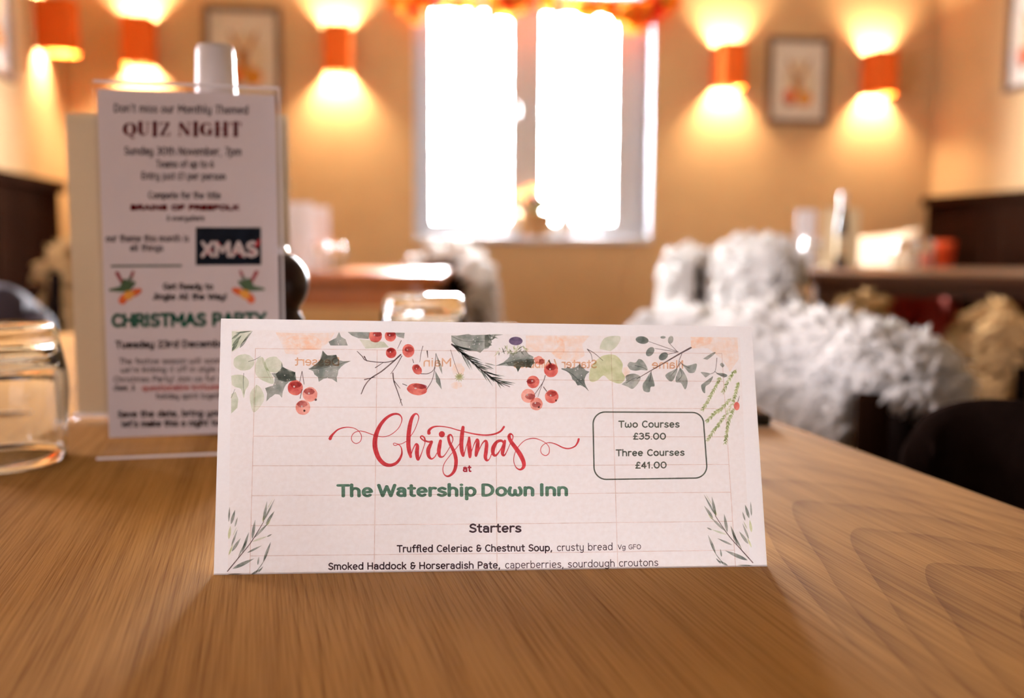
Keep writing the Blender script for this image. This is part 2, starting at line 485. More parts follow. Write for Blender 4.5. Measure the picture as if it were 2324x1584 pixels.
for side, (a, b) in enumerate(((wpx(981), wpx(1156)), (wpx(1229), wpx(1393)))):
    lo = fx0 + 0.036 if side == 0 else mull1 - 0.002
    hi = mull0 + 0.002 if side == 0 else fx1 - 0.036
    mb = MB()
    mb.box(((lo + a) / 2, fy, hh / 2), (a - lo, 0.045, hh - .11)); mb.box(((b + hi) / 2, fy, hh / 2), (hi - b, 0.045, hh - .11))
    mb.box(((a + b) / 2, fy, (0.055 + pz0) / 2), (b - a, 0.045, pz0 - 0.055)); mb.box(((a + b) / 2, fy, (pz1 + hh - .055) / 2), (b - a, 0.045, hh - .055 - pz1))
    for zz in (wpz(187), wpz(357)):
        mb.box(((a + b) / 2, fy + 0.006, zz), (b - a + 0.004, 0.016, 0.012))
    cs = structure('casement', mb, M['window_paint'], win)
    mb = MB(); mb.box(((a + b) / 2, fy + 0.008, (pz0 + pz1) / 2), (b - a + 0.004, 0.004, pz1 - pz0 + 0.004))
    structure('pane', mb, M['pane'], cs)
    mb = MB()
    hx = (b + hi) / 2 if side == 0 else (lo + a) / 2
    mb.box((hx, fy - 0.03, wpz(240)), (0.016, 0.014, 0.05), bev=0.003); mb.tube([(hx, fy - 0.04, wpz(240)), (hx, fy - 0.05, wpz(240)), (hx, fy - 0.055, wpz(240) - 0.07)], 0.006)
    structure('window_handle', mb, M['steel'], cs)
# daylight portals (help sampling only, give off no light of their own)
ports = [((wx0 + wx1) / 2, FAR_Y + TH + 0.02, (wz0 + wz1) / 2, 2 * hw, hh, -90)] + [(LEFT_X - 0.32, (y0 + y1) / 2, (z0 + z1) / 2, y1 - y0, z1 - z0, None) for _, y0, y1, z0, z1 in SIDE]
for cx, cy, cz, sx, sz, rx in ports:
    ld = bpy.data.lights.new('daylight_portal', 'AREA'); ld.shape = 'RECTANGLE'; ld.size = sx; ld.size_y = sz
    ld.cycles.is_portal = True
    lo_ = bpy.data.objects.new('daylight_portal', ld); COL.objects.link(lo_)
    lo_.location = (cx, cy, cz); lo_.rotation_euler = (math.radians(rx), 0, 0) if rx else (math.radians(90), 0, math.radians(-90))

# ------------------------------------------------------------------ the near table
e1, e2 = on_z(2324, 1152, TABLE_Z), on_z(1745, 945, TABLE_Z)
dv = (e2 - e1).normalized()                      # along the grain, away from the camera
du = Vector((dv.y, -dv.x, 0))                    # to the right
TROT = math.atan2(du.y, du.x)
far_left = on_z(140, 755, TABLE_Z)
TW = 1.02
v_far = (far_left - e1).dot(dv); v_near = -0.62
c_r = e1
torg = e1 + du * (-TW / 2) + dv * ((v_far + v_near) / 2)
TL = v_far - v_near
table = thing('dining_table', 'honey-coloured oak dining table in the foreground under the Christmas menu', 'table', (torg.x, torg.y, 0), TROT)
mb = MB(); mb.box((0, 0, TABLE_Z - 0.016), (TW, TL, 0.032), bev=0.004, seg=3)
mb.build('tabletop', M['oak'], table)
mb = MB()
for sx in (-1, 1): mb.box((sx * (TW / 2 - 0.09), 0, TABLE_Z - 0.082), (0.022, TL - 0.24, 0.1))
for sy in (-1, 1): mb.box((0, sy * (TL / 2 - 0.09), TABLE_Z - 0.082), (TW - 0.24, 0.022, 0.1))
mb.build('apron', M['oak'], table)
for sx in (-1, 1):
    for sy in (-1, 1):
        mb = MB(); mb.box((sx * (TW / 2 - 0.09), sy * (TL / 2 - 0.09), (TABLE_Z - 0.032) / 2), (0.07, 0.07, TABLE_Z - 0.032), bev=0.006)
        mb.build('leg', M['oak'], table)

# ------------------------------------------------------------------ lettering: stroke alphabet and outlines
GL = {}
def G(ch, adv, *strokes): GL[ch] = (adv, strokes)
G('a', 4.6, "0.7,4.3 @2.1,3.4,1.7,1.6,140,0 3.8,0", "@2.1,1.5,1.65,1.5,0,360")
G('b', 5.0, "0.5,7.4 0.5,0", "@2.5,2.5,2.0,2.5,0,360")
G('c', 4.4, "@2.5,2.5,2.05,2.5,48,312")
G('d', 5.0, "@2.4,2.5,2.0,2.5,0,360", "4.4,7.4 4.4,0")
G('e', 4.8, "0.45,2.3 4.3,2.8 @2.4,2.5,1.95,2.5,8,312")
G('f', 3.1, "@2.7,6.1,1.25,1.35,60,180 1.45,0", "0.2,4.9 2.9,4.9")
G('g', 5.0, "@2.4,2.6,1.95,2.4,0,360", "4.35,5 4.35,-0.4 @2.4,-0.4,1.95,1.8,0,-145")
G('h', 4.8, "0.5,7.4 0.5,0", "0.5,2.8 @2.3,3.1,1.8,1.9,180,0 4.1,0")
G('i', 1.7, "0.7,5 0.7,0", "0.7,7.0 0.7,7.02")
G('j', 2.0, "1,5 1,-1 @0,-1,1,1.1,0,-90", "1,7.0 1,7.02")
G('k', 4.3, "0.5,7.4 0.5,0", "3.7,5 0.7,2.3", "1.6,3.1 3.9,0")
G('l', 2.1, "0.6,7.4 0.6,1 @1.5,1,0.9,1,180,265")
G('m', 7.2, "0.5,5 0.5,0", "0.5,3.1 @2.0,3.4,1.5,1.6,180,0 3.5,0", "3.5,3.1 @5.0,3.4,1.5,1.6,180,0 6.5,0")
G('n', 4.8, "0.5,5 0.5,0", "0.5,2.8 @2.3,3.1,1.8,1.9,180,0 4.1,0")
G('o', 5.0, "@2.5,2.5,2.1,2.5,0,360")
G('p', 5.0, "0.5,5 0.5,-2.3", "@2.5,2.5,2.0,2.5,0,360")
G('q', 5.0, "@2.4,2.5,2.0,2.5,0,360", "4.4,5 4.4,-2.3")
G('r', 3.3, "0.5,5 0.5,0", "0.5,2.9 @2.3,3.2,1.8,1.8,180,65")
G('s', 4.1, "~3.5,4.4 2.1,5 0.7,4.2 0.9,3.1 2.1,2.5 3.4,1.9 3.6,0.8 2.0,0 0.4,0.6")
G('t', 3.3, "1.4,6.7 1.4,1.2 @2.5,1.2,1.1,1.2,180,290", "0.2,4.9 2.9,4.9")
G('u', 4.7, "0.5,5 0.5,1.9 @2.2,1.9,1.7,1.9,180,360", "3.9,5 3.9,0")
G('v', 4.3, "0.3,5 2.1,0 3.9,5")
G('w', 6.7, "~0.9,5 0.45,3.4 0.6,1.0 1.8,0 3.0,0.9 3.25,3.3", "~3.25,3.3 3.5,0.9 4.7,0 5.9,1.0 6.05,3.4 5.4,5")
G('x', 4.2, "0.3,5 3.8,0", "3.8,5 0.3,0")
G('y', 4.7, "0.5,5 0.5,1.9 @2.2,1.9,1.7,1.9,180,360", "3.9,5 3.9,-0.4 @2.2,-0.4,1.7,1.8,0,-135")
G('z', 4.0, "0.4,5 3.5,5 0.3,0 3.7,0")
G('A', 5.6, "0.1,0 2.8,7 5.5,0", "1.1,2.4 4.5,2.4")
G('B', 5.0, "0.5,0 0.5,7 2.3,7 @2.3,5.4,1.7,1.6,90,-90 0.5,3.8", "0.5,3.8 2.5,3.8 @2.5,1.9,2,1.9,90,-90 0.5,0")
G('C', 5.5, "@3.2,3.5,2.7,3.5,50,310")
G('D', 5.9, "0.5,0 0.5,7", "0.5,7 1.9,7 @1.9,3.5,3.3,3.5,90,-90 0.5,0")
G('E', 4.6, "4.1,7 0.5,7 0.5,0 4.2,0", "0.5,3.6 3.7,3.6")
G('F', 4.4, "4.1,7 0.5,7 0.5,0", "0.5,3.6 3.6,3.6")
G('G', 6.0, "@3.2,3.5,2.7,3.5,50,325", "3.4,3.2 5.5,3.2 5.5,0.9")
G('H', 5.8, "0.5,7 0.5,0", "5,7 5,0", "0.5,3.6 5,3.6")
G('I', 1.8, "0.7,7 0.7,0")
G('J', 3.4, "2.7,7 2.7,1.8 @1.4,1.8,1.3,1.8,0,-160")
G('K', 4.9, "0.5,7 0.5,0", "4.4,7 0.6,3", "1.8,4.1 4.7,0")
G('L', 4.2, "0.5,7 0.5,0 4,0")
G('M', 6.8, "0.5,0 0.5,7 3.3,2.4 6.1,7 6.1,0")
G('N', 5.6, "0.5,0 0.5,7 4.9,0 4.9,7")
G('O', 6.2, "@3.1,3.5,2.7,3.5,0,360")
G('P', 4.9, "0.5,0 0.5,7 2.4,7 @2.4,5.1,2.0,1.9,90,-90 0.5,3.2")
G('Q', 6.2, "@3.1,3.5,2.7,3.5,0,360", "3.4,1.6 5.4,-0.8")
G('R', 5.1, "0.5,0 0.5,7 2.4,7 @2.4,5.2,2.0,1.8,90,-90 0.5,3.4", "2.4,3.4 4.7,0")
G('S', 4.8, "~4.2,6.2 2.5,7 0.8,5.9 1.0,4.3 2.5,3.5 4.1,2.7 4.3,1.1 2.4,0 0.4,0.8")
G('T', 5.2, "0.1,7 5.1,7", "2.6,7 2.6,0")
G('U', 5.4, "0.5,7 0.5,2.4 @2.6,2.4,2.1,2.4,180,360 4.7,7")
G('V', 5.4, "0.2,7 2.7,0 5.2,7")
G('W', 8.0, "0.1,7 2.0,0 4.0,6.2 6.0,0 7.9,7")
G('X', 5.2, "0.3,7 4.8,0", "4.8,7 0.3,0")
G('Y', 5.0, "0.1,7 2.5,3.4 4.9,7", "2.5,3.4 2.5,0")
G('Z', 4.9, "0.4,7 4.4,7 0.3,0 4.5,0")
G('0', 5.6, "@2.8,3.5,2.3,3.5,0,360")
G('1', 3.0, "0.5,5.6 1.9,7 1.9,0")
G('2', 4.6, "~0.5,5.8 1.2,6.8 2.6,7 3.8,5.8 3.4,4.2 1.8,2.2 0.3,0", "0.3,0 4.2,0")
G('3', 4.6, "~0.5,6.3 2,7 3.8,5.7 3.4,4.2 2.0,3.8", "~2.0,3.8 3.9,3.2 4.1,1.6 2.2,0 0.3,0.8")
G('4', 4.7, "3.1,0 3.1,7 0.3,2 4.4,2")
G('5', 4.6, "3.9,7 1.1,7 0.8,4", "~0.8,4 2.2,4.5 3.9,3.5 4.0,1.5 2.2,0 0.4,0.7")
G('6', 4.8, "~3.6,6.8 1.8,5.4 0.6,3.2 0.6,2", "@2.4,2.1,1.85,2.1,0,360")
G('7', 4.4, "0.3,7 4.1,7 1.4,0")
G('&', 5.0, "~4.3,3.6 3.9,1.2 2.3,0 0.8,0.9 0.8,2.7 2.4,3.6", "~2.4,3.6 1,4.4 1.1,6.2 2.4,7 3.7,6.3", "2.4,3.6 4.8,3.6")
G('£', 4.9, "~4.2,6.1 3.1,7 2.0,6.6 1.6,5.2 1.6,1.8 0.6,0", "0.5,0 4.4,0", "0.4,3.4 3.4,3.4")
G(',', 1.8, "0.9,0.2 0.5,-1.3")
G('.', 1.7, "0.8,0.1 0.8,0.12")
G("'", 1.5, "0.8,7.2 0.6,5.8")
G('!', 1.8, "0.8,7 0.8,2.2", "0.8,0.1 0.8,0.12")
G('/', 3.2, "0.2,-0.8 2.9,7.4")
G(' ', 2.5)

def parse_stroke(s):
    if s.startswith('~'):
        return catmull([tuple(map(float, t.split(','))) for t in s[1:].split()], 6)
    pts = []
    for t in s.split():
        if t[0] == '@':
            cx, cy, rx, ry, a0, a1 = map(float, t[1:].split(','))
            n = max(6, int(abs(a1 - a0) / 12))
            for k in range(n + 1):
                a = math.radians(a0 + (a1 - a0) * k / n)
                pts.append((cx + rx * math.cos(a), cy + ry * math.sin(a)))
        else:
            pts.append(tuple(map(float, t.split(','))))
    return np.array(pts)

def text_line(s, p0, p1, cap, wt, track=0.55, space=2.5):
    """strokes (x, y, radius) for a line of text running from p0 to p1; p1 left of p0 gives mirror writing"""
    out, x = [], 0.0
    for ch in s:
        adv, st = GL[ch]
        if ch == ' ': adv = space
        for q in st:
            a = parse_stroke(q).copy(); a[:, 0] += x
            out.append(a)
        x += adv + track
    x -= track
    p0, p1 = np.array(p0, float), np.array(p1, float)
    d = p1 - p0; L = np.linalg.norm(d); d = d / L
    up = np.array([d[1], -d[0]])
    if up[1] > 0: up = -up
    u = (cap - wt) / 7.0
    kx = (L - wt) / x
    res = []
    for a in out:
        X = a[:, :1] * kx + wt / 2; Y = a[:, 1:2] * u + wt / 2
        xy = p0 + X * d + Y * up
        res.append(np.hstack([xy, np.full((len(a), 1), wt / 2)]))
    return res

def outline(strokes, cell=0.7):
    """one flat outline without overlaps covering all strokes: marching squares over their distance field"""
    allp = np.vstack(strokes)
    mr = allp[:, 2].max() + 2 * cell
    x0, y0 = allp[:, 0].min() - mr, allp[:, 1].min() - mr
    nx = int((allp[:, 0].max() + mr - x0) / cell) + 2; ny = int((allp[:, 1].max() + mr - y0) / cell) + 2
    F = np.full((ny, nx), 9.0)
    for s in strokes:
        for a, b in zip(s[:-1], s[1:]):
            r = max(a[2], b[2]) + 1.5 * cell
            i0 = max(0, int((min(a[0], b[0]) - r - x0) / cell)); i1 = min(nx, int((max(a[0], b[0]) + r - x0) / cell) + 2)
            j0 = max(0, int((min(a[1], b[1]) - r - y0) / cell)); j1 = min(ny, int((max(a[1], b[1]) + r - y0) / cell) + 2)
            gx = x0 + np.arange(i0, i1) * cell; gy = (y0 + np.arange(j0, j1) * cell)[:, None]
            dx, dy = b[0] - a[0], b[1] - a[1]
            L2 = dx * dx + dy * dy + 1e-12
            t = np.clip(((gx - a[0]) * dx + (gy - a[1]) * dy) / L2, 0, 1)
            d = np.hypot(gx - a[0] - t * dx, gy - a[1] - t * dy) - (a[2] + t * (b[2] - a[2]))
            F[j0:j1, i0:i1] = np.minimum(F[j0:j1, i0:i1], d)
    ins = F < 0
    V, P = [], []
    full = ins[:-1, :-1] & ins[1:, :-1] & ins[:-1, 1:] & ins[1:, 1:]
    anyc = ins[:-1, :-1] | ins[1:, :-1] | ins[:-1, 1:] | ins[1:, 1:]
    for j in range(ny - 1):
        row = full[j]
        if row.any():
            dd = np.diff(np.concatenate([[0], row.astype(int), [0]]))
            for a, b in zip(np.where(dd == 1)[0], np.where(dd == -1)[0]):
                k = len(V)
                xa, xb, ya, yb = x0 + a * cell, x0 + b * cell, y0 + j * cell, y0 + (j + 1) * cell
                V += [(xa, ya), (xb, ya), (xb, yb), (xa, yb)]; P.append((k, k + 1, k + 2, k + 3))
    for j, i in zip(*np.where(anyc & ~full)):
        c = [(i, j), (i + 1, j), (i + 1, j + 1), (i, j + 1)]
        poly = []
        for q in range(4):
            a, b = c[q], c[(q + 1) % 4]
            fa, fb = F[a[1], a[0]], F[b[1], b[0]]
            if fa < 0: poly.append((x0 + a[0] * cell, y0 + a[1] * cell))
            if (fa < 0) != (fb < 0):
                t = fa / (fa - fb)
                poly.append((x0 + (a[0] + t * (b[0] - a[0])) * cell, y0 + (a[1] + t * (b[1] - a[1])) * cell))
        if len(poly) >= 3:
            k = len(V); V += poly; P.append(tuple(range(k, k + len(poly))))
    return V, P

class Sheet:
    """a flat sheet standing in the room, with photo positions mapped on to its plane"""
    def __init__(self, origin, right, up):
        self.o, self.r, self.u = origin, right, up
        self.n = right.cross(up)                      # towards the viewer
    def uv(self, px, py):
        d = ray(px, py)
        p = CP + d * ((self.o - CP).dot(self.n) / d.dot(self.n)) - self.o
        return (p.dot(self.r), p.dot(self.u))
    def matrix(self):
        r, u, n = self.r, self.u, self.n
        return Matrix(((r.x, u.x, n.x, self.o.x), (r.y, u.y, n.y, self.o.y), (r.z, u.z, n.z, self.o.z), (0, 0, 0, 1)))

def add_print(mb, sheet, V, P, z, mat=0):
    mb.add([(*sheet.uv(x, y), z) for x, y in V], [p[::-1] for p in P], mat)

# ------------------------------------------------------------------ the Christmas menu
BL, BR = on_z(485, 1305, TABLE_Z), on_z(1741, 1285.5, TABLE_Z)
mr_ = (BR - BL).normalized()
mback = Vector((-mr_.y, mr_.x, 0))
LEAN = math.radians(15.9)
mup = Vector((0, 0, 1)) * math.cos(LEAN) + mback * math.sin(LEAN)
menu = Sheet(BL + Vector((0, 0, 0.0004)), mr_, mup)
def C1(p): return (480 + p[0] * .27969, 710 + p[1] * .27969)
def C2(p): return (1100 + p[0] * .28399, 730 + p[1] * .28399)
def C3(p): return (480 + p[0] * .27969, 1000 + p[1] * .27969)
def C4(p): return (1100 + p[0] * .28399, 1000 + p[1] * .28399)
def CS(p): return (720 + p[0] / 3.7484, 900 + p[1] / 3.7484)

card = thing('menu_card', 'folded Christmas menu card with holly and berry border standing on the oak table', 'menu', (0, 0, 0))
card.matrix_world = menu.matrix()
q = [menu.uv(485, 1304.8), menu.uv(1741, 1285.4), menu.uv(1705.8, 741.4), menu.uv(501.5, 722.8)]
PT = 0.00022
FILM = 0.00004
fm = MB()                                   # front panel: the sheet and everything printed on it except lettering
fm.add([(a, b, 0) for a, b in q] + [(a, b, -PT) for a, b in q],
       [(0, 1, 2, 3), (7, 6, 5, 4), (0, 4, 5, 1), (1, 5, 6, 2), (2, 6, 7, 3), (3, 7, 4, 0)], 0)
PM = [M['menu_paper'],
      mat_film('parchment_ground', (0.97, 0.94, 0.92), (1.0, 0.985, 0.975), 500),       # 1
      mat_film('orange_wash', (0.985, 0.83, 0.71), (1.0, 0.97, 0.94), 380),                # 2
      mat_film('pale_leaf', (0.68, 0.74, 0.58), (0.88, 0.90, 0.80), 200),                  # 3
      mat_film('olive_leaf', (0.62, 0.66, 0.38), (0.82, 0.84, 0.62), 200),                 # 4
      mat_film('holly_leaf', (0.17, 0.20, 0.175), (0.42, 0.44, 0.40), 230),                 # 5
      mat_film('grey_leaf', (0.27, 0.30, 0.265), (0.58, 0.59, 0.54), 220),                  # 6
      mat_film('berry_red', (0.62, 0.09, 0.08), (0.88, 0.34, 0.27), 190),                 # 7
      mat_film('berry_dark', (0.42, 0.12, 0.17), (0.75, 0.5, 0.5), 200),                   # 8
      mat_film('twig_brown', (0.14, 0.09, 0.09), (0.32, 0.24, 0.23), 300),                 # 9
      mat_film('violet_berry', (0.12, 0.08, 0.15), (0.30, 0.22, 0.34), 250),               # 10
      mat_film('show_through_rule', (0.80, 0.66, 0.61), (0.93, 0.84, 0.81), 200),          # 11
      mat_film('show_through_lettering', (0.70, 0.40, 0.24), (0.88, 0.62, 0.44), 300),     # 12
      mat_film('fir_green', (0.55, 0.61, 0.36), (0.84, 0.87, 0.70), 260),                  # 13
      mat_solid('white_snow_dot', (0.9, 0.86, 0.86), rough=0.9, spec=0.0, vary=0.02),      # 14
      mat_film('berry_pale', (0.78, 0.28, 0.22), (0.92, 0.55, 0.46), 200)]                 # 15
layer = [0]
def zf():
    layer[0] += 1
    return FILM + layer[0] * 1.5e-7
def shape(pts, mat):
    pts = [menu.uv(*p) for p in pts]
    bm = bmesh.new()
    vs = [bm.verts.new((a, b, 0)) for a, b in pts]
    f = bm.faces.new(vs); f.normal_update()
    if f.normal.z < 0: f.normal_flip()
    bmesh.ops.triangulate(bm, faces=[f])
    bm.verts.index_update(); z = zf()
    fm.add([(v.co.x, v.co.y, z) for v in bm.verts], [[v.index for v in t.verts] for t in bm.faces], mat)
    bm.free()
def soft(pts, mat, n=5):
    """the same outline rounded"""
    P = np.array(pts, float); k = len(P)
    Q = catmull(np.vstack([P[-2:], P, P[:2]]), n)[2 * n:-2 * n - 1]
    shape([tuple(p) for p in Q[:k * n]], mat)
def blob(c, rx, ry, mat, rot=0.0, n=26, ymin=None, wob=0.0, seed=0):
    rg = random.Random(seed + int(c[0]))
    pts = []
    for i in range(n):
        a = 2 * math.pi * i / n
        k = 1 + wob * (rg.random() - 0.5)
        x, y = rx * math.cos(a) * k, ry * math.sin(a) * k
        X, Y = c[0] + x * math.cos(rot) - y * math.sin(rot), c[1] + x * math.sin(rot) + y * math.cos(rot)
        if ymin is not None: Y = max(Y, ymin)
        pts.append((X, Y))
    shape(pts, mat)
def lens(p0, p1, w, mat):
    p0, p1 = np.array(p0, float), np.array(p1, float)
    d = p1 - p0; L = np.hypot(*d); nrm = np.array([-d[1], d[0]]) / L
    T = np.linspace(0, 1, 9)
    prof = np.sin(np.pi * T ** 0.8) * w / 2
    pts = [tuple(p0 + d * t + nrm * k) for t, k in zip(T, prof)] + [tuple(p0 + d * t - nrm * k) for t, k in zip(T[::-1][1:-1], prof[::-1][1:-1])]
    shape(pts, mat)
def twig(pts, w0, w1, mat, smooth=True):
    P = np.array([(p[0], p[1]) for p in pts], float)
    if smooth and len(P) > 2: P = catmull(P, 5)
    ws = np.linspace(w0, w1, len(P)) / 2
    V, Pl = outline([np.column_stack([P, np.maximum(ws, 0.45)])], 0.6)
    add_print(fm, menu, V, Pl, zf(), mat)
def dots(cx, cy, rx, ry, n, seed, r=1.1):
    rg = random.Random(seed)
    for _ in range(n):
        a, k = rg.random() * 6.28, math.sqrt(rg.random())
        blob((cx + rx * k * math.cos(a), cy + ry * k * math.sin(a)), r * rg.uniform(.6, 1.4), r * rg.uniform(.6, 1.4), 14, n=8)
def map_(f, pts): return [f(p) for p in pts]

# printed ground inside the margins
shape([(526, 748), (1679, 767), (1702, 1285.7), (517, 1303.8)], 1)
# orange washes
shape(map_(C1, [(520, 158), (700, 165), (1000, 162), (960, 230), (880, 300), (760, 300), (690, 340), (600, 330), (560, 230)]), 2)
soft(map_(C1, [(600, 220), (720, 180), (860, 200), (880, 290), (700, 290)]), 2)
shape(map_(C2, [(330, 112), (840, 112), (780, 180), (800, 270), (720, 320), (600, 300), (520, 240), (330, 240)]), 2)
soft(map_(C2, [(560, 114), (620, 140), (640, 220), (600, 300), (540, 250), (600, 190)]), 2)
shape(map_(C2, [(1645, 122), (2020, 125), (2030, 300), (1960, 400), (1900, 300), (1780, 210), (1650, 215)]), 2)
shape(map_(C2, [(1645, 122), (1830, 125), (1800, 180), (1650, 215)]), 2)
blob(C1((2000, 470)), 14, 18, 2, wob=.3); blob(C2((1130, 400)), 8, 12, 2, wob=.3); blob(C1((1985, 590)), 12, 8, 2, wob=.3)
# pale eucalyptus at left
shape(map_(C1, [(165, 150), (330, 145), (262, 235), (215, 285), (165, 320)]), 3)
for a, b, w in (((165, 310), (222, 225), 26), ((168, 270), (245, 180), 24), ((228, 285), (300, 190), 22), ((250, 245), (335, 145), 16), ((162, 215), (240, 155), 18), ((190, 165), (332, 147), 12)):
    lens(C1(a), C1(b), w * .28, 6)
blob(C1((262, 402)), 86 * .28, 66 * .28, 3, wob=.06)
twig(map_(C1, [(300, 395), (350, 380), (398, 352)]), 1.6, 1.0, 6)
soft(map_(C1, [(160, 512), (250, 505), (298, 545), (300, 590), (275, 630), (262, 692), (240, 620), (190, 600), (162, 575)]), 3)
shape(map_(C1, [(160, 660), (195, 640), (218, 700), (210, 770), (160, 818)]), 3)
twig(map_(C1, [(160, 690), (190, 620)]), 1.4, 1.0, 6)
soft(map_(C1, [(362, 585), (400, 610), (428, 680), (410, 740), (345, 808), (318, 740), (312, 660), (340, 610)]), 3)
twig(map_(C1, [(350, 800), (355, 700), (365, 585)]), 1.2, 1.2, 3)
soft(map_(C1, [(372, 372), (418, 362), (450, 440), (498, 520), (500, 575), (440, 560), (385, 530), (352, 480), (358, 410)]), 3)
twig(map_(C1, [(415, 365), (425, 420), (480, 540)]), 1.2, 1.0, 3)
blob(C1((500, 420)), 72 * .28, 66 * .28, 3, wob=.12)
twig(map_(C1, [(262, 490), (258, 560), (264, 660)]), 1.2, 0.9, 6)
# holly
def holly(f, pts, mat=5, vein=None):
    P = map_(f, pts)
    Q = []
    n = len(P)
    for i in range(n):                       # hollow the edge between spines
        a, b = np.array(P[i]), np.array(P[(i + 1) % n])
        Q.append(tuple(a)); 
        cen = np.mean(np.array(P), axis=0)
        m = (a + b) / 2
        Q.append(tuple(m + (cen - m) * 0.10))
    shape(Q, mat)
    if vein: twig(map_(f, vein), 1.5, 0.9, 5)
holly(C1, [(570, 400), (600, 450), (682, 480), (690, 545), (630, 560), (590, 610), (572, 690), (530, 660), (490, 680), (445, 720), (435, 610), (500, 590), (512, 530), (485, 490), (560, 470)], 6)
shape(map_(C1, [(575, 440), (680, 482), (688, 545), (600, 560), (545, 545), (520, 500)]), 6)
holly(C1, [(785, 455), (880, 385), (902, 305), (940, 345), (1012, 340), (1040, 385), (1132, 390), (1050, 440), (1025, 500), (1020, 565), (940, 530), (870, 560), (835, 500)], 6, [(790, 455), (880, 450), (1000, 425), (1120, 392)])
shape(map_(C1, [(880, 385), (902, 305), (940, 345), (1012, 340), (1036, 385), (980, 425), (840, 452), (800, 452)]), 6)
shape(map_(C1, [(950, 235), (1012, 202), (1035, 155), (1052, 195), (1088, 215), (1105, 265), (965, 265)]), 6)
shape(map_(C1, [(1105, 155), (1285, 157), (1275, 212), (1190, 205), (1140, 185)]), 6)
shape(map_(C1, [(1480, 160), (1567, 162), (1562, 207), (1512, 195)]), 6)
shape(map_(C1, [(1200, 215), (1400, 235), (1440, 280), (1250, 290)]), 3)
shape(map_(C1, [(1945, 182), (1992, 185), (2040, 178), (2085, 172), (2110, 180), (2245, 177), (2262, 215), (2240, 235), (2278, 262), (2222, 285), (2180, 325), (2150, 312), (2080, 308), (1990, 275), (1948, 232)]), 6)
twig(map_(C1, [(1950, 190), (2050, 230), (2250, 235)]), 1.6, 1.0, 6)
shape(map_(C2, [(0, 107), (45, 100), (58, 165), (30, 212), (0, 220)]), 6)
holly(C2, [(92, 352), (180, 300), (200, 250), (280, 228), (330, 228), (390, 280), (405, 330), (370, 370), (290, 362), (265, 405), (245, 362), (190, 355)], 6, [(92, 352), (200, 322), (300, 300), (395, 300)])
shape(map_(C2, [(170, 330), (290, 305), (400, 300), (370, 368), (292, 360), (266, 400), (246, 360), (190, 352)]), 6)
holly(C2, [(610, 372), (662, 362), (702, 372), (762, 335), (790, 370), (838, 400), (805, 440), (800, 490), (833, 557), (790, 520), (742, 510), (700, 460), (672, 410)], 5, [(615, 378), (700, 420), (830, 552)])
# pale olive leaves right of the centre
soft(map_(C2, [(842, 385), (882, 320), (950, 270), (1042, 268), (1100, 330), (1098, 400), (1122, 450), (1082, 495), (1000, 470), (950, 430), (900, 470), (850, 480), (830, 440)]), 4)
soft(map_(C2, [(920, 220), (960, 130), (1080, 118), (1060, 190), (990, 240)]), 3)
twig(map_(C2, [(820, 220), (850, 260), (860, 310)]), 1.6, 1.0, 9); twig(map_(C2, [(820, 220), (880, 255), (945, 312)]), 1.8, 1.0, 9)
# oval and lobed leaves on the brown twig
twig(map_(C2, [(1648, 208), (1560, 256), (1420, 338), (1330, 390), (1215, 458)]), 4.0, 1.4, 9)
for a, b in (((1548, 242), (1310, 158)), ((1545, 244), (1360, 214)), ((1540, 242), (1462, 262)), ((1540, 240), (1468, 165))):
    twig([C2(a), C2(b)], 1.3, 1.1, 9)
twig(map_(C2, [(1575, 258), (1552, 320), (1560, 380)]), 1.6, 1.0, 9); twig(map_(C2, [(1555, 330), (1530, 380), (1490, 430)]), 1.2, 1.0, 9); twig(map_(C2, [(1556, 318), (1590, 350), (1640, 372)]), 1.2, 1.0, 9)
twig(map_(C2, [(1332, 392), (1326, 440), (1315, 480)]), 1.5, 1.0, 9)
blob(C2((1258, 147)), 52 * .284, 30 * .284, 5, .15); blob(C2((1322, 240)), 42 * .284, 28 * .284, 5, -.9); blob(C2((1428, 277)), 40 * .284, 28 * .284, 5, -.6)
blob(C2((1486, 145)), 6, 9, 6, .2); blob(C2((1425, 125)), 6, 3, 6)
for pts in ([(1140, 352), (1160, 322), (1205, 326), (1232, 298), (1270, 318), (1302, 385), (1250, 386), (1200, 392), (1152, 378)],
            [(1095, 502), (1130, 472), (1128, 432), (1190, 415), (1245, 440), (1228, 490), (1182, 537), (1140, 518)],
            [(1325, 400), (1350, 470), (1357, 515), (1327, 522), (1316, 562), (1270, 552), (1264, 500), (1290, 460)],
            [(1572, 335), (1620, 352), (1690, 335), (1690, 375), (1670, 408), (1620, 402)],
            [(1540, 372), (1512, 460), (1480, 476), (1443, 432), (1480, 400)],
            [(1560, 370), (1602, 420), (1622, 480), (1602, 542), (1568, 490), (1528, 482), (1530, 430)],
            [(1745, 297), (1830, 245), (1840, 256), (1766, 312)],
            [(1725, 405), (1790, 410), (1795, 425), (1755, 447)], [(1850, 415), (1905, 412), (1940, 430), (1900, 448)],
            [(1822, 435), (1802, 490), (1765, 520), (1760, 572), (1735, 545), (1738, 492)], [(1880, 345), (1895, 328), (1915, 350), (1895, 368)]):
    soft(map_(C2, pts), 6)
twig(map_(C2, [(1200, 350), (1260, 365), (1300, 385)]), 1.4, .9, 5); twig(map_(C2, [(1130, 490), (1190, 455), (1240, 440)]), 1.4, .9, 5); twig(map_(C2, [(1545, 470), (1575, 430), (1562, 372)]), 1.6, .9, 5)
twig(map_(C2, [(1855, 290), (1850, 350), (1838, 400), (1800, 420)]), 1.5, 1.0, 9); twig(map_(C2, [(1838, 398), (1880, 425), (1935, 440)]), 1.2, 1.0, 9)
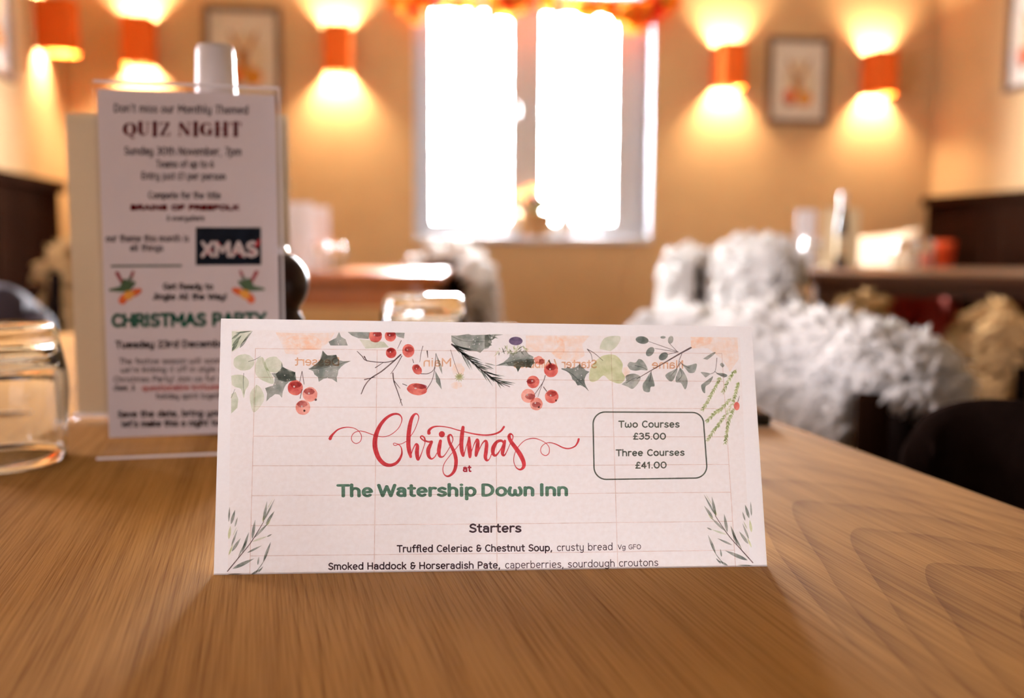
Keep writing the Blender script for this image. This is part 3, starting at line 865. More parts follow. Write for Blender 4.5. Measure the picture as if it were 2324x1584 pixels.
# fir fronds at the right margin
rgf = random.Random(5)
for path in ([(2012, 380), (1960, 450), (1905, 560)], [(1885, 440), (1840, 530), (1790, 620), (1742, 705)], [(2030, 480), (2010, 550), (1985, 640)],
             [(1970, 610), (1900, 690), (1840, 730), (1772, 800)], [(1985, 650), (1900, 780), (1840, 860), (1782, 945)], [(1992, 690), (1950, 790), (1935, 880), (1922, 965)]):
    P = catmull(map_(C2, path), 7)
    twig(map_(C2, path), 1.0, 0.9, 13)
    for i, p in enumerate(P[:-1]):
        d = P[i + 1] - p; d = d / np.hypot(*d)
        for sgn in (-1, 1):
            for rep in range(2):
                a = sgn * rgf.uniform(.4, .9)
                dd = np.array([d[0] * math.cos(a) - d[1] * math.sin(a), d[0] * math.sin(a) + d[1] * math.cos(a)])
                p2 = p + (P[i + 1] - p) * rgf.random()
                e = p2 + dd * rgf.uniform(5, 9)
                if e[0] < 1687: lens(p2, e, 2.4, 13)
# twigs and needles, top centre
for pts, a, b in (([(1535, 340), (1470, 400), (1380, 475), (1295, 530), (1245, 590), (1215, 658)], 3.4, 2.0), ([(1490, 385), (1400, 402), (1260, 388), (1220, 350), (1182, 312)], 2.2, 1.6), ([(1545, 350), (1500, 430), (1455, 495)], 1.8, 1.2),
                  ([(1330, 445), (1400, 400)], 2.0, 1.0), ([(1242, 542), (1330, 520)], 2.6, 1.2), ([(1472, 490), (1480, 555), (1512, 645), (1548, 752)], 3.0, 1.6), ([(1480, 550), (1530, 612)], 1.8, 1.2), ([(1715, 270), (1700, 330), (1690, 400)], 1.4, 1.0), ([(1750, 310), (1755, 362)], 3.0, 1.4), ([(1240, 355), (1262, 392)], 3.0, 1.4), ([(1540, 225), (1510, 290)], 1.5, 1.0), ([(1540, 700), (1530, 735)], 1.5, 1.0)):
    twig(map_(C1, pts), a, b, 9)
for pts in ([(1700, 495), (1760, 492), (1808, 450), (1822, 330)], [(1745, 622), (1790, 545), (1815, 440)], [(1640, 405), (1632, 376)], [(1585, 590), (1550, 576)], [(735, 475), (752, 580)], [(735, 475), (716, 560)], [(720, 695), (735, 620)]):
    twig(map_(C1, pts), 1.6, 1.4, 9)
shape(map_(C1, [(1820, 325), (1868, 430), (1872, 500), (1845, 440)]), 6); shape(map_(C1, [(1815, 470), (1855, 540), (1868, 622), (1822, 560)]), 6)
twig(map_(C1, [(1940, 300), (1970, 400), (2005, 495)]), 1.2, 1.0, 9)
for k in range(11):
    a = k * 6.283 / 11
    lens(C1((2012, 520)), C1((2012 + 44 * math.cos(a), 522 + 40 * math.sin(a))), 3.2, 13)
stem = [(1950, 256), (2060, 350), (2200, 470), (2330, 560), (2420, 600)]
twig(map_(C1, stem), 4.0, 1.6, 9)
Pn = catmull(map_(C1, stem), 6)
rgn = random.Random(11)
for i, p in enumerate(Pn):
    for k in range(3):
        a = math.radians(rgn.uniform(8, 62)); L = rgn.uniform(22, 48)
        e = (p[0] + L * math.cos(a), p[1] + L * math.sin(a))
        if e[1] < 883 and p[0] < 1132: lens(p, e, rgn.uniform(1.8, 3.4), 5)
for a, b in (((30, 110), (150, 104)), ((30, 110), (110, 135)), ((40, 150), (95, 120)), ((85, 105), (60, 150))):
    lens(C2(a), C2(b), 4, 6)
for k in range(34):
    x = rgn.uniform(110, 330); y = 175 + rgn.uniform(0, 70)
    lens(C2((x, y)), C2((x + rgn.uniform(-50, 40), y + rgn.uniform(10, 60))), rgn.uniform(1.6, 3), 13 if k % 3 else 6)
for a, b, w in (((0, 330), (90, 352), 3), ((0, 345), (75, 380), 4)): lens(C2(a), C2(b), w, 6)
# berries and hips: body, darker crown, calyx, glint
def berry(f, x, y, r, k, dark=(-.1, -.45), tip=None, ymin=None, ry=None, rot=0.0, pale=False):
    c = f((x, y)); r = r * k; ry = (ry * k) if ry else r
    blob(c, r, ry, 15 if pale else 7, rot, ymin=ymin, wob=.04)
    blob((c[0] + r * dark[0], c[1] + ry * dark[1]), r * .72, ry * .42, 8, rot, ymin=ymin, wob=.15)
    blob((c[0] - r * .15, c[1] - ry * .15), r * .13, ry * .13, 14, n=8)
    if tip: blob((c[0] + r * tip[0], c[1] + ry * tip[1]), r * .16, r * .16, 9, n=10, wob=.4)
k1, k2 = .27969, .28399
berry(C1, 680, 608, 62, k1, (.1, -.4)); berry(C1, 800, 662, 60, k1, (-.1, -.4), (.78, .72), pale=True); berry(C1, 742, 768, 60, k1, (-.1, -.45), (.2, .45), pale=True)
ty = C1((0, 157))[1]
berry(C1, 1330, 188, 53, k1, (.3, -.3), ymin=ty); berry(C1, 1452, 188, 46, k1, (.1, -.3), ymin=ty + .6)
berry(C1, 1458, 325, 43, k1); berry(C1, 1597, 308, 49, k1, (.1, -.2), ry=54)
berry(C1, 1668, 460, 34, k1, ry=46, rot=-.7); berry(C1, 1668, 620, 82, k1, (.3, -.5), ry=48, rot=.1)
blob(C2((435, 310)), 12, 9, 15, .4, wob=.2); blob(C2((455, 320)), 6, 6, 8)
berry(C2, 530, 388, 56, k2, (0, -.4)); berry(C2, 387, 482, 50, k2, (-.35, -.1)); berry(C2, 347, 593, 56, k2, (.3, .1), pale=True); berry(C2, 412, 658, 51, k2, (0, .1), (.4, .5), pale=True); berry(C2, 535, 598, 54, k2, (0, -.4), (.65, .6))
for pts, w in (([(512, 312), (530, 340)], 3.4), ([(484, 430), (465, 485), (400, 580)], 1.8), ([(462, 495), (445, 540), (425, 602)], 1.2), ([(470, 522), (495, 557)], 2.2)):
    twig(map_(C2, pts), w, w * .8, 9)
blob(C2((248, 155)), 55 * k2, 34 * k2, 10, ymin=C2((0, 118))[1])
blob(C2((2013, 675)), 6.6, 9.6, 7); twig(map_(C2, [(2022, 640), (2035, 595)]), 1.5, 1.0, 9)
# snow specks
for args in ((C1((930, 470)), 26, 16, 11, 1), (C1((560, 560)), 22, 20, 7, 2), (C1((1030, 240)), 12, 7, 4, 3), (C1((2120, 240)), 26, 14, 7, 4), (C2((730, 430)), 15, 18, 7, 6), (C2((280, 310)), 22, 12, 5, 7)):
    dots(args[0][0], args[0][1], args[1], args[2], args[3], args[4])
# sprigs in the two lower corners
def sprig(f):
    twig([f(p) for p in [(130, 1060), (220, 950), (310, 840), (375, 740), (425, 655)]], 2.4, 1.4, 9)
    twig([f(p) for p in [(365, 1062), (420, 985), (455, 900)]], 2.2, 1.2, 6)
    for a, b, w, m in (((420, 660), (452, 490), 22, 6), ((425, 650), (515, 470), 14, 6), ((440, 680), (512, 570), 22, 6), ((415, 660), (430, 600), 16, 4), ((445, 690), (480, 640), 16, 4), ((330, 800), (355, 640), 24, 6), ((345, 790), (470, 660), 18, 6), ((330, 820), (455, 775), 16, 3),
                       ((450, 780), (492, 758), 12, 6), ((250, 910), (305, 740), 22, 6), ((215, 950), (290, 800), 14, 6), ((165, 900), (238, 790), 24, 6), ((170, 1040), (350, 955), 30, 6), ((290, 910), (410, 850), 16, 6), ((140, 930), (175, 840), 14, 4), ((160, 860), (212, 720), 16, 6), ((140, 800), (155, 690), 22, 4), ((158, 680), (192, 560), 24, 6), ((140, 660), (148, 535), 14, 6),
                       ((190, 700), (212, 620), 14, 6), ((420, 985), (482, 820), 22, 6), ((375, 1010), (385, 940), 14, 6), ((325, 1085), (405, 1040), 18, 6), ((132, 1085), (250, 1080), 10, 6), ((380, 1070), (420, 1020), 12, 6), ((450, 560), (500, 470), 8, 3), ((175, 770), (205, 700), 10, 3)):
        lens(f(a), f(b), w * .28, m)
sprig(C3)
def mirror(p):                                # the same sprig mirrored into the right-hand corner
    x, y = p
    return C4((2142 - (x - 130) * 1.02, 975 - (1060 - y) * 0.93))
sprig(mirror)
# ruled order form showing through from the back, with its column heads in mirror writing
rule = []
for a, b in (((580, 791), (567, 1301)), ((856, 794), (849, 1301)), ((1125, 797), (1128, 1293)), ((1387, 799.5), (1402, 1289)), ((1638, 802.5), (1669, 1285.5))):
    rule.append(np.array([(*a, .9), (*b, .9)]))
for yl, ym, yr in ((791, 797, 802.5), (856, 861, 865.7), (923, 925.5, 927.4), (990, 991, 991.3), (1057, 1057, 1054), (1125, 1121.5, 1117), (1193, 1189, 1183), (1261.5, 1256, 1248.5)):
    t = (yl - 791) / (1301 - 791)
    xl, xr = 580 - 13 * t, 1638 + 31 * (yr - 802.5) / (1285.5 - 802.5)
    rule.append(np.array([(xl, yl, .8), ((xl + xr) / 2, ym, .8), (xr, yr, .8)]))
V, Pp = outline(rule, 0.9); add_print(fm, menu, V, Pp, zf(), 11)
back = []
back += text_line('Dessert', C1((1042, 432)), C1((672, 430)), 20, 3.0)
back += text_line('Main', C1((1950, 438)), C1((1712, 437)), 20, 3.0)
back += text_line('Starter / Nibbles', C2((900, 374)), C2((228, 371)), 20, 3.0)
back += text_line('Name', C2((1590, 378)), C2((1330, 377)), 20, 3.0)
V, Pp = outline(back, 0.7); add_print(fm, menu, V, Pp, zf(), 12)
front = fm.build('front_panel', PM, card)
rear = MB()
pr = 0.099
Ri = menu.matrix().inverted()
def mloc(p): return Ri @ p
fl = [BL + Vector((0, 0, .0003)), BR + Vector((0, 0, .0003)), BR + mback * pr + Vector((0, 0, .0003)), BL + mback * pr + Vector((0, 0, .0003))]
rear.add([mloc(p) for p in fl] + [mloc(p + Vector((0, 0, PT))) for p in fl], [(3, 2, 1, 0), (4, 5, 6, 7), (0, 1, 5, 4), (1, 2, 6, 5), (2, 3, 7, 6), (3, 0, 4, 7)])
rear.build('folded_back_panel', M['menu_paper'], card)

INK_RED = mat_film('red_ink', (0.60, 0.062, 0.075), (0.72, 0.10, 0.11), 500)
INK_GREEN = mat_film('green_ink', (0.11, 0.22, 0.15), (0.20, 0.33, 0.24), 600)
INK_DARK = mat_film('plum_black_ink', (0.075, 0.042, 0.05), (0.12, 0.075, 0.08), 500)
INK_LIGHT = mat_film('plum_grey_ink', (0.13, 0.085, 0.095), (0.19, 0.13, 0.14), 500)
INK_BOX = mat_film('grey_green_ink', (0.12, 0.135, 0.10), (0.18, 0.19, 0.15), 500)
def lettering(name, strokes, mat, parent, sheet, cell=0.6, z=FILM * 1.6, flat=1.0):
    """flat > 1: a broad pen, thinner in level strokes than in upright ones"""
    mb = MB(); V, P = outline([a * np.array([1, flat, 1]) for a in strokes], cell); V = [(x, y / flat) for x, y in V]; add_print(mb, sheet, V, P, z)
    return mb.build(name, mat, parent)

script = [
 [(110, 357, 28), (118, 340, 24), (138, 315, 17), (180, 279, 12), (245, 261, 9), (310, 268, 6), (355, 296, 5), (377, 340, 5), (365, 382, 5), (330, 399, 5), (299, 381, 5), (291, 347, 5), (312, 310, 5), (360, 293, 6), (410, 302, 7), (480, 327, 7), (540, 341, 6), (590, 338, 6), (640, 315, 6), (690, 270, 6), (716, 218, 7), (718, 178, 10), (690, 150, 15), (640, 152, 20), (585, 185, 25), (535, 245, 31), (502, 320, 38), (490, 390, 41), (498, 460, 41), (528, 530, 37), (572, 573, 34), (620, 584, 28), (668, 568, 25), (702, 530, 22), (720, 482, 15), (713, 432, 9), (690, 408, 7), (664, 417, 6), (647, 406, 5), (656, 396, 5), (692, 405, 6), (722, 400, 5), (755, 382, 5)],
 [(785, 350, 6), (825, 290, 6), (855, 215, 6), (863, 170, 8), (842, 146, 13), (815, 165, 24), (795, 215, 32), (780, 300, 36), (775, 400, 36), (783, 465, 34), (795, 512, 22)],
 [(796, 500, 8), (815, 445, 8), (838, 405, 14), (852, 420, 28), (848, 475, 35), (855, 528, 28), (868, 528, 12), (890, 475, 7), (910, 415, 6), (916, 385, 8), (890, 362, 12), (878, 345, 11), (892, 335, 12), (912, 350, 13), (920, 375, 14), (950, 385, 16), (975, 383, 18), (962, 410, 28), (944, 455, 35), (948, 505, 28), (972, 530, 14), (1000, 512, 8), (1018, 480, 7)],
 [(1048, 378, 26), (1040, 420, 33), (1034, 470, 32), (1043, 508, 22), (1072, 510, 10), (1105, 468, 6), (1140, 405, 6), (1154, 362, 8), (1138, 326, 13), (1116, 340, 22), (1125, 390, 25), (1150, 440, 28), (1172, 495, 31), (1181, 555, 31), (1170, 622, 28), (1140, 664, 21), (1105, 678, 14), (1076, 655, 8), (1069, 610, 6), (1086, 560, 5), (1130, 500, 5), (1180, 442, 5), (1212, 400, 5)],
 [(1240, 262, 27), (1232, 320, 34), (1226, 400, 34), (1230, 460, 32), (1242, 503, 20), (1256, 465, 7), (1275, 400, 7), (1290, 355, 14)],
 [(1292, 350, 20), (1293, 420, 36), (1298, 480, 34), (1300, 514, 20), (1312, 470, 7), (1335, 405, 8), (1356, 368, 18), (1366, 380, 28), (1362, 435, 36), (1354, 480, 30), (1352, 502, 18), (1378, 450, 8), (1405, 397, 9), (1430, 376, 18), (1441, 400, 28), (1436, 465, 32), (1430, 515, 30), (1443, 543, 18), (1465, 530, 8), (1482, 490, 7)],
 [(1588, 402, 12), (1568, 376, 20), (1528, 386, 26), (1498, 435, 36), (1496, 485, 28), (1520, 500, 18), (1556, 455, 9), (1590, 390, 12)],
 [(1596, 378, 22), (1582, 440, 34), (1576, 488, 26), (1592, 500, 13), (1615, 462, 7), (1640, 405, 6), (1662, 360, 8), (1664, 332, 10), (1644, 318, 17), (1631, 342, 28), (1650, 385, 32), (1690, 440, 36), (1730, 500, 38), (1756, 560, 34), (1754, 600, 27), (1725, 621, 15), (1690, 600, 8), (1671, 545, 6), (1682, 480, 6), (1716, 420, 6), (1770, 371, 6), (1840, 355, 8), (1900, 371, 6), (1950, 401, 6), (1974, 440, 6), (1969, 484, 7), (1940, 502, 7), (1906, 480, 6), (1902, 440, 6), (1930, 405, 6), (1975, 392, 7), (2030, 405, 9), (2090, 434, 11), (2140, 442, 11), (2190, 424, 12), (2215, 390, 16), (2224, 362, 18)],
 [(950, 310, 30), (952, 287, 24), (985, 260, 16), (1040, 253, 10), (1120, 263, 9), (1200, 286, 9), (1280, 306, 10), (1360, 322, 13), (1440, 328, 13), (1510, 318, 15), (1560, 294, 16), (1588, 258, 18)],
]
st = []
for s in script:
    P = catmull(np.array([(*CS(p), p[2] / 3.7484 / 2) for p in s]), 7)
    P[:, 2] = np.maximum(P[:, 2], 0.8); st.append(P)
st.append(np.array([(*CS((1060, 320)), 26 / 3.75), (*CS((1060, 321)), 26 / 3.75)]))
lettering('script_lettering', st, INK_RED, card, menu, 0.5)
lettering('red_lettering', text_line('at', (1049.3, 1071.5), (1071, 1071.3), 16.0, 3.4), mat_film('dark_red_ink', (0.42, 0.035, 0.055), (0.5, 0.06, 0.08)), card, menu, 0.5)
lettering('inn_name_lettering', text_line('The Watership Down Inn', (763, 1130), (1292.5, 1127.5), 32.5, 8.2, 1.0, 1.1), INK_GREEN, card, menu, 0.5, flat=1.4)
dk = text_line('Starters', (1063.5, 1209.4), (1184.8, 1208.8), 21.5, 4.0, .7)
dk += text_line('Truffled Celeriac & Chestnut Soup,', (900, 1254), (1255, 1251.3), 17, 2.9, .8)
dk += text_line('Smoked Haddock & Horseradish Pate,', (744, 1293.8), (1137, 1290.6), 17, 2.9, .8)
lettering('dish_lettering', dk, INK_DARK, card, menu, 0.45)
lt = text_line('crusty bread', (1263, 1251), (1391.5, 1248.7), 17, 2.0, .8) + text_line('Vg GFO', (1401.5, 1247.3), (1455.5, 1246.5), 11.5, 1.6, .8)
lt += text_line('caperberries,', (1145.5, 1290.4), (1280.5, 1288.6), 17, 2.0, .8) + text_line('sourdough croutons', (1288, 1288.5), (1495, 1284.5), 17, 2.0, .8)
lettering('side_lettering', lt, INK_LIGHT, card, menu, 0.45)
bx = []
def arc(cx, cy, r, a0, a1): return [(cx + r * math.cos(math.radians(a)), cy + r * math.sin(math.radians(a))) for a in np.linspace(a0, a1, 9)]
rr_ = arc(1373, 962, 27, 180, 270) + arc(1571, 962, 26, 270, 360) + arc(1577, 1058, 27, 0, 90) + arc(1376, 1060, 28, 90, 180)
rr_.append(rr_[0])
bx.append(np.array([(x, y, 1.55) for x, y in rr_]))
lettering('price_box', bx, INK_BOX, card, menu, 0.5)
pr_ = text_line('Two Courses', (1402.8, 971), (1543.3, 970.8), 16.5, 2.9, .9) + text_line('£35.00', (1435.5, 998), (1512.6, 998), 16, 2.9, .7)
pr_ += text_line('Three Courses', (1397, 1035.8), (1554.6, 1034.6), 16, 2.9, .9) + text_line('£41.00', (1440.5, 1063.8), (1514.2, 1063.2), 16, 2.9, .7)
lettering('price_lettering', pr_, INK_BOX, card, menu, 0.45)

# ------------------------------------------------------------------ acrylic holder with the quiz-night flyer
FLb, FRb = on_z(226, 1047, TABLE_Z), on_z(489, 1036, TABLE_Z)
fr_ = (FRb - FLb); fr_.z = 0; fr_.normalize()
fback = Vector((-fr_.y, fr_.x, 0))
flean = math.radians(1.2)
fup = Vector((0, 0, 1)) * math.cos(flean) + fback * math.sin(flean)
p0 = FLb + fback * 0.012
fly = Sheet(Vector((p0.x, p0.y, TABLE_Z + 0.003)), fr_, fup)
ql = [fly.uv(251, 1010), fly.uv(640, 995), fly.uv(619.3, 214.3), fly.uv(220, 203.2)]
fx_l, fx_r = min(ql[0][0], ql[3][0]), max(ql[1][0], ql[2][0])
ftop = (ql[2][1] + ql[3][1]) / 2
fx_r = fx_l + 0.1005 if abs((fx_r - fx_l) - 0.1) > 0.006 else fx_r
holder = thing('leaflet_holder', 'clear acrylic stand holding the white quiz-night flyer', 'leaflet holder')
holder.matrix_world = fly.matrix()
hmargin = 0.0022
hx0, hx1, hz1 = fx_l - hmargin, fx_r + hmargin, ftop + 0.004
def sheetbox(mb, x0, x1, y0, y1, z0, z1, mat=0, bev=0):
    return mb.box(((x0 + x1) / 2, (y0 + y1) / 2, (z0 + z1) / 2), (x1 - x0, y1 - y0, z1 - z0), mat=mat, bev=bev)
mb = MB(); sheetbox(mb, hx0, hx1, 0.001, hz1 - .003, 0.0012, 0.0026); mb.build('front_sheet', M['acrylic'], holder)
mb = MB(); sheetbox(mb, hx0, hx1, 0.001, hz1, -0.0030, -0.0016); mb.build('back_sheet', M['acrylic'], holder)
mb = MB()
sheetbox(mb, hx1 - 0.0004, hx1 + 0.0006, 0.001, hz1, -0.0030, 0.0026); sheetbox(mb, hx0, hx1, hz1 - 0.0003, hz1 + 0.0012, -0.0030, -0.0012)
mb.build('polished_edge', M['acrylic_edge'], holder)
mb = MB(); sheetbox(mb, hx0 - 0.003, hx1 + 0.002, -0.0026, -0.0006, -0.03, 0.0115); mb.build('foot', M['acrylic'], holder)
mb = MB(); sheetbox(mb, hx0 - 0.003, hx1 + 0.002, -0.0024, -0.0010, 0.0115, 0.0123); mb.build('foot_lip', M['acrylic_edge'], holder)

flyer = thing('flyer', 'white quiz-night and Christmas-party flyer inside the clear acrylic stand', 'flyer')
flyer.matrix_world = fly.matrix()
mb = MB(); sheetbox(mb, fx_l, fx_r, 0.008, ftop, -0.0011, 0.0)
mb.build('sheet', M['flyer_paper'], flyer)
ZI = 0.0002
f_red = text_line('BRAINS OF FREEFOLK', (295, 478), (544, 478), 14, 4.6, .9)
# fat-face title: heavy uprights with hairlines
def fat(x, y, u, segs):
    return [np.array([(x + a * u, y - b * u, w * u / 2) for a, b, w in s]) for s in segs]
def el(cx, cy, rx, ry, a0, a1, thick, thin):
    return [(cx + rx * math.cos(math.radians(a)), cy + ry * math.sin(math.radians(a)), thin + (thick - thin) * abs(math.cos(math.radians(a))) ** 1.5) for a in np.linspace(a0, a1, 25)]
FAT = {'Q': (8.0, [el(3.8, 3.5, 2.7, 3.2, 0, 360, 2.3, .5), [(3.6, 0.3, .6), (5, -1.2, 1.0), (6.4, -1.4, .5)]]),
       'U': (7.6, [[(1.6, 6.9, 2.2), (1.6, 2.2, 2.2), (2.4, 0.7, 1.4), (3.9, .3, .5), (5.5, 1.4, .5), (5.7, 7, .5)], [(.2, 7, .45), (3.1, 7, .45)], [(4.7, 7, .45), (6.8, 7, .45)]]),
       'I': (4.4, [[(2, 6.9, 2.2), (2, .1, 2.2)], [(.4, 7, .45), (3.6, 7, .45)], [(.4, 0, .45), (3.6, 0, .45)]]),
       'Z': (6.6, [[(5, 6.6, 1.6), (1.4, .5, 1.6)], [(.7, 6.9, .5), (5.6, 6.9, .5)], [(.7, 5.2, .5), (.7, 7, .7)], [(.7, .1, .5), (5.8, .1, .5)], [(5.8, 0, .7), (5.8, 1.9, .5)]]),
       'N': (8.0, [[(1.3, 6.8, .5), (1.3, .1, .5)], [(1.9, 6.4, 2.0), (5.7, .8, 2.0)], [(6.3, 7, .5), (6.3, 0, .5)], [(.2, 0, .45), (2.4, 0, .45)], [(5.2, 7, .45), (7.4, 7, .45)]]),
       'G': (7.8, [el(3.7, 3.5, 2.7, 3.2, 60, 300, 2.4, .5), [(5.6, 2.6, 2.0), (5.6, .9, 2.0)], [(4.2, 3.2, .45), (7.2, 3.2, .45)], [(5.2, 6.4, .8), (6.0, 5.0, .5)]]),
       'H': (8.6, [[(1.8, 6.9, 2.2), (1.8, .1, 2.2)], [(6.3, 6.9, 2.2), (6.3, .1, 2.2)], [(1.8, 3.5, .45), (6.3, 3.5, .45)], [(.3, 7, .45), (3.3, 7, .45)], [(.3, 0, .45), (3.3, 0, .45)], [(4.8, 7, .45), (7.8, 7, .45)], [(4.8, 0, .45), (7.8, 0, .45)]]),
       'T': (7.0, [[(3.3, 6.9, 2.2), (3.3, .1, 2.2)], [(.4, 7, .5), (6.2, 7, .5)], [(.5, 5, .5), (.5, 7, .8)], [(6.1, 7, .8), (6.1, 5, .5)], [(1.7, 0, .45), (4.9, 0, .45)]]), ' ': (3.5, [])}
tot = sum(FAT[c][0] for c in 'QUIZ NIGHT'); uu = (550 - 279) / tot; x = 279
for c in 'QUIZ NIGHT':
    f_red += fat(x, 307.5, uu, FAT[c][1]); x += FAT[c][0] * uu
lettering('red_lettering', f_red, mat_film('maroon_ink', (0.27, 0.018, 0.03), (0.36, 0.035, 0.05)), flyer, fly, 0.9, ZI)
grey = []
for s, a, b, cap, wt in (("Don't miss our Monthly Themed", (257.6, 255), (564, 259.5), 20, 2.6), ('Sunday 30th November, 7pm', (281, 352), (549, 354), 20, 2.6), ('Teams of up to 6', (353.5, 381), (486, 381), 18, 2.4), ('Entry just £1 per person', (320, 407.5), (513, 409), 18, 2.4),
                         ('Compete for the title', (336, 451), (502, 452), 17, 2.4), ('& everywhere', (378, 501.5), (465, 501.5), 13, 2.0), ('our theme this month is', (239, 549.5), (430, 549), 17, 2.4), ('all things', (294, 570), (372, 570), 16, 2.4)):
    grey += text_line(s, a, b, cap, wt, .8)
body = []
for s, a, b in (('The festive season will soon be here and', (270, 827), (606, 824)), ("we're kicking it off in style with our own", (273, 846), (602, 843)), ('Christmas Party! Join us for a night of fun,', (257, 868), (617, 864)), ('cheer, &', (257, 887), (307, 886.5)), ('bring the', (520, 884), (617, 883)), ('holiday spirit together', (354, 906), (520, 904))):
    body += text_line(s, a, b, 14, 1.9, .8)
lettering('grey_lettering', grey + body, mat_film('soft_black_ink', (0.10, 0.07, 0.08), (0.16, 0.12, 0.13)), flyer, fly, 0.9, ZI)
bold = text_line('Tuesday 23rd December', (261, 791), (522, 788), 17.5, 3.6, .8) + text_line('Get Ready to', (369, 658), (485, 658), 16, 3.2, .8) + text_line('Jingle All the Way!', (346, 681), (516, 681), 16, 3.2, .8)
bold += text_line('Save the date, bring your friends &', (266, 948), (606, 943), 16, 3.4, .8) + text_line("let's make this a night to remember!", (275, 970), (600, 965), 16, 3.4, .8)
lettering('black_lettering', bold, mat_film('black_ink', (0.05, 0.03, 0.035), (0.09, 0.06, 0.065)), flyer, fly, 0.9, ZI)
lettering('coral_lettering', text_line('questionable knitwear', (322, 887.5), (508, 884), 14, 2.4, .8), mat_film('coral_ink', (0.62, 0.14, 0.12), (0.7, 0.2, 0.16)), flyer, fly, 0.9, ZI)
lettering('green_lettering', text_line('CHRISTMAS PARTY', (251, 744), (606, 740), 33, 7.6, .8), mat_film('pine_green_ink', (0.02, 0.27, 0.185), (0.04, 0.33, 0.23)), flyer, fly, 0.9, ZI)
lettering('divider_line', [np.array([(253, 604, 2.2), (411, 603, 2.2)])], mat_film('sage_ink', (0.22, 0.30, 0.24)), flyer, fly, 0.9, ZI)
# picture panel with the word XMAS
xm = MB()
xq = [fly.uv(*p) for p in ((444.5, 602), (593, 601), (592, 516.5), (444.5, 516))]
xm.add([(a, b, ZI) for a, b in xq], [(0, 1, 2, 3)], 0)
V, P = outline(text_line('XMAS', (454, 584.5), (588, 584.5), 38, 8.5, 1.0), 0.9); add_print(xm, fly, V, P, ZI + .0001, 1)
V, P = outline([np.array([(583, 556, 4.5), (589, 545, 2.5)])], 0.9); add_print(xm, fly, V, P, ZI + .0002, 2)
for x, y in ((470, 573), (478, 566), (533, 571), (545, 578), (572, 571), (496, 552)):
    V, P = outline([np.array([(x, y, 2.0), (x + 3, y + 4, 1.4)])], 0.9); add_print(xm, fly, V, P, ZI + .0002, 2)
xm.build('xmas_picture', [mat_solid('midnight_print', (0.010, 0.014, 0.022), rough=.6, spec=0, vary=.3, scale=120), mat_solid('silver_letter_print', (0.62, 0.55, 0.55), rough=.6, vary=.25, scale=400), mat_solid('red_print', (0.45, 0.03, 0.04), rough=.6)], flyer)
def ornament(cx, cy, sgn):
    mb = MB()
    def P_(strokes, mat, k):
        V, P = outline([np.array(s, float) for s in strokes], 0.9); add_print(mb, fly, V, P, ZI + k * 2e-5, mat)
    X = lambda d: cx + sgn * d
    P_([[(X(-6), cy - 6, 3), (X(-22), cy - 36, 4.5)], [(X(2), cy - 8, 3), (X(14), cy - 38, 3)]], 0, 1)
    P_([[(X(-8), cy - 2, 9), (X(-4), cy - 16, 7)], [(X(0), cy, 8), (X(16), cy - 14, 4)], [(X(-10), cy, 7), (X(-38), cy + 2, 3)], [(X(4), cy - 4, 5), (X(8), cy - 26, 3)]], 1, 2)
    P_([[(X(-6), cy + 20, 9), (X(-10), cy + 26, 9)], [(X(18), cy + 8, 9), (X(28), cy + 4, 6)]], 2, 3)
    P_([[(X(4), cy + 14, 11), (X(8), cy + 12, 9)]], 3, 4)
    mb.build('bell_picture', [mat_solid('dark_red_print', (0.30, 0.02, 0.03)), mat_solid('fir_print', (0.06, 0.12, 0.05)), mat_solid('orange_red_print', (0.70, 0.12, 0.02)), mat_solid('gold_print', (0.80, 0.36, 0.05))], flyer)
ornament(288, 656, 1); ornament(560, 654, -1)

# ------------------------------------------------------------------ cream menu in its own acrylic stand, behind the flyer
cb = on_z(172, 957, TABLE_Z)
cdirp = Vector((math.cos(-YAW + math.radians(1.5)), math.sin(-YAW + math.radians(1.5)), 0))
cbk = Vector((-cdirp.y, cdirp.x, 0))
cream = Sheet(Vector((cb.x, cb.y, TABLE_Z + 0.004)) + cbk * 0.004, cdirp, (Vector((0, 0, 1)) * math.cos(.0) + cbk * 0.0).normalized())
cx0 = cream.uv(175, 940)[0]; cz1 = cream.uv(400, 259)[1]
cx0 = (cx0 + cream.uv(152, 300)[0]) / 2; cx1 = cream.uv(653, 300)[0]
ch = thing('menu_stand', 'clear acrylic stand holding the cream menu behind the flyer', 'menu stand'); ch.matrix_world = cream.matrix()
mb = MB(); sheetbox(mb, cx0 - .002, cx1 + .002, -.001, cz1 - 0.004, 0.0016, 0.003); mb.build('front_sheet', M['acrylic'], ch)
mb = MB(); sheetbox(mb, cx0 - .003, cx1 + .003, -0.0038, -0.0012, -0.05, 0.010, bev=.0006); mb.build('foot', M['acrylic'], ch)
mb = MB(); sheetbox(mb, cx0 - .002, cx1 + .002, -.001, 0.0012, -0.002, 0.003); mb.build('bottom_channel', M['acrylic_edge'], ch)
mb = MB(); sheetbox(mb, cx0, cx1, 0.0014, cz1, -0.0012, 0.0)
cm = mb.build('menu_board', M['cream_card']); cm.matrix_world = cream.matrix()
tag(cm, 'plain cream menu sheet standing upright behind the quiz-night flyer', 'menu')

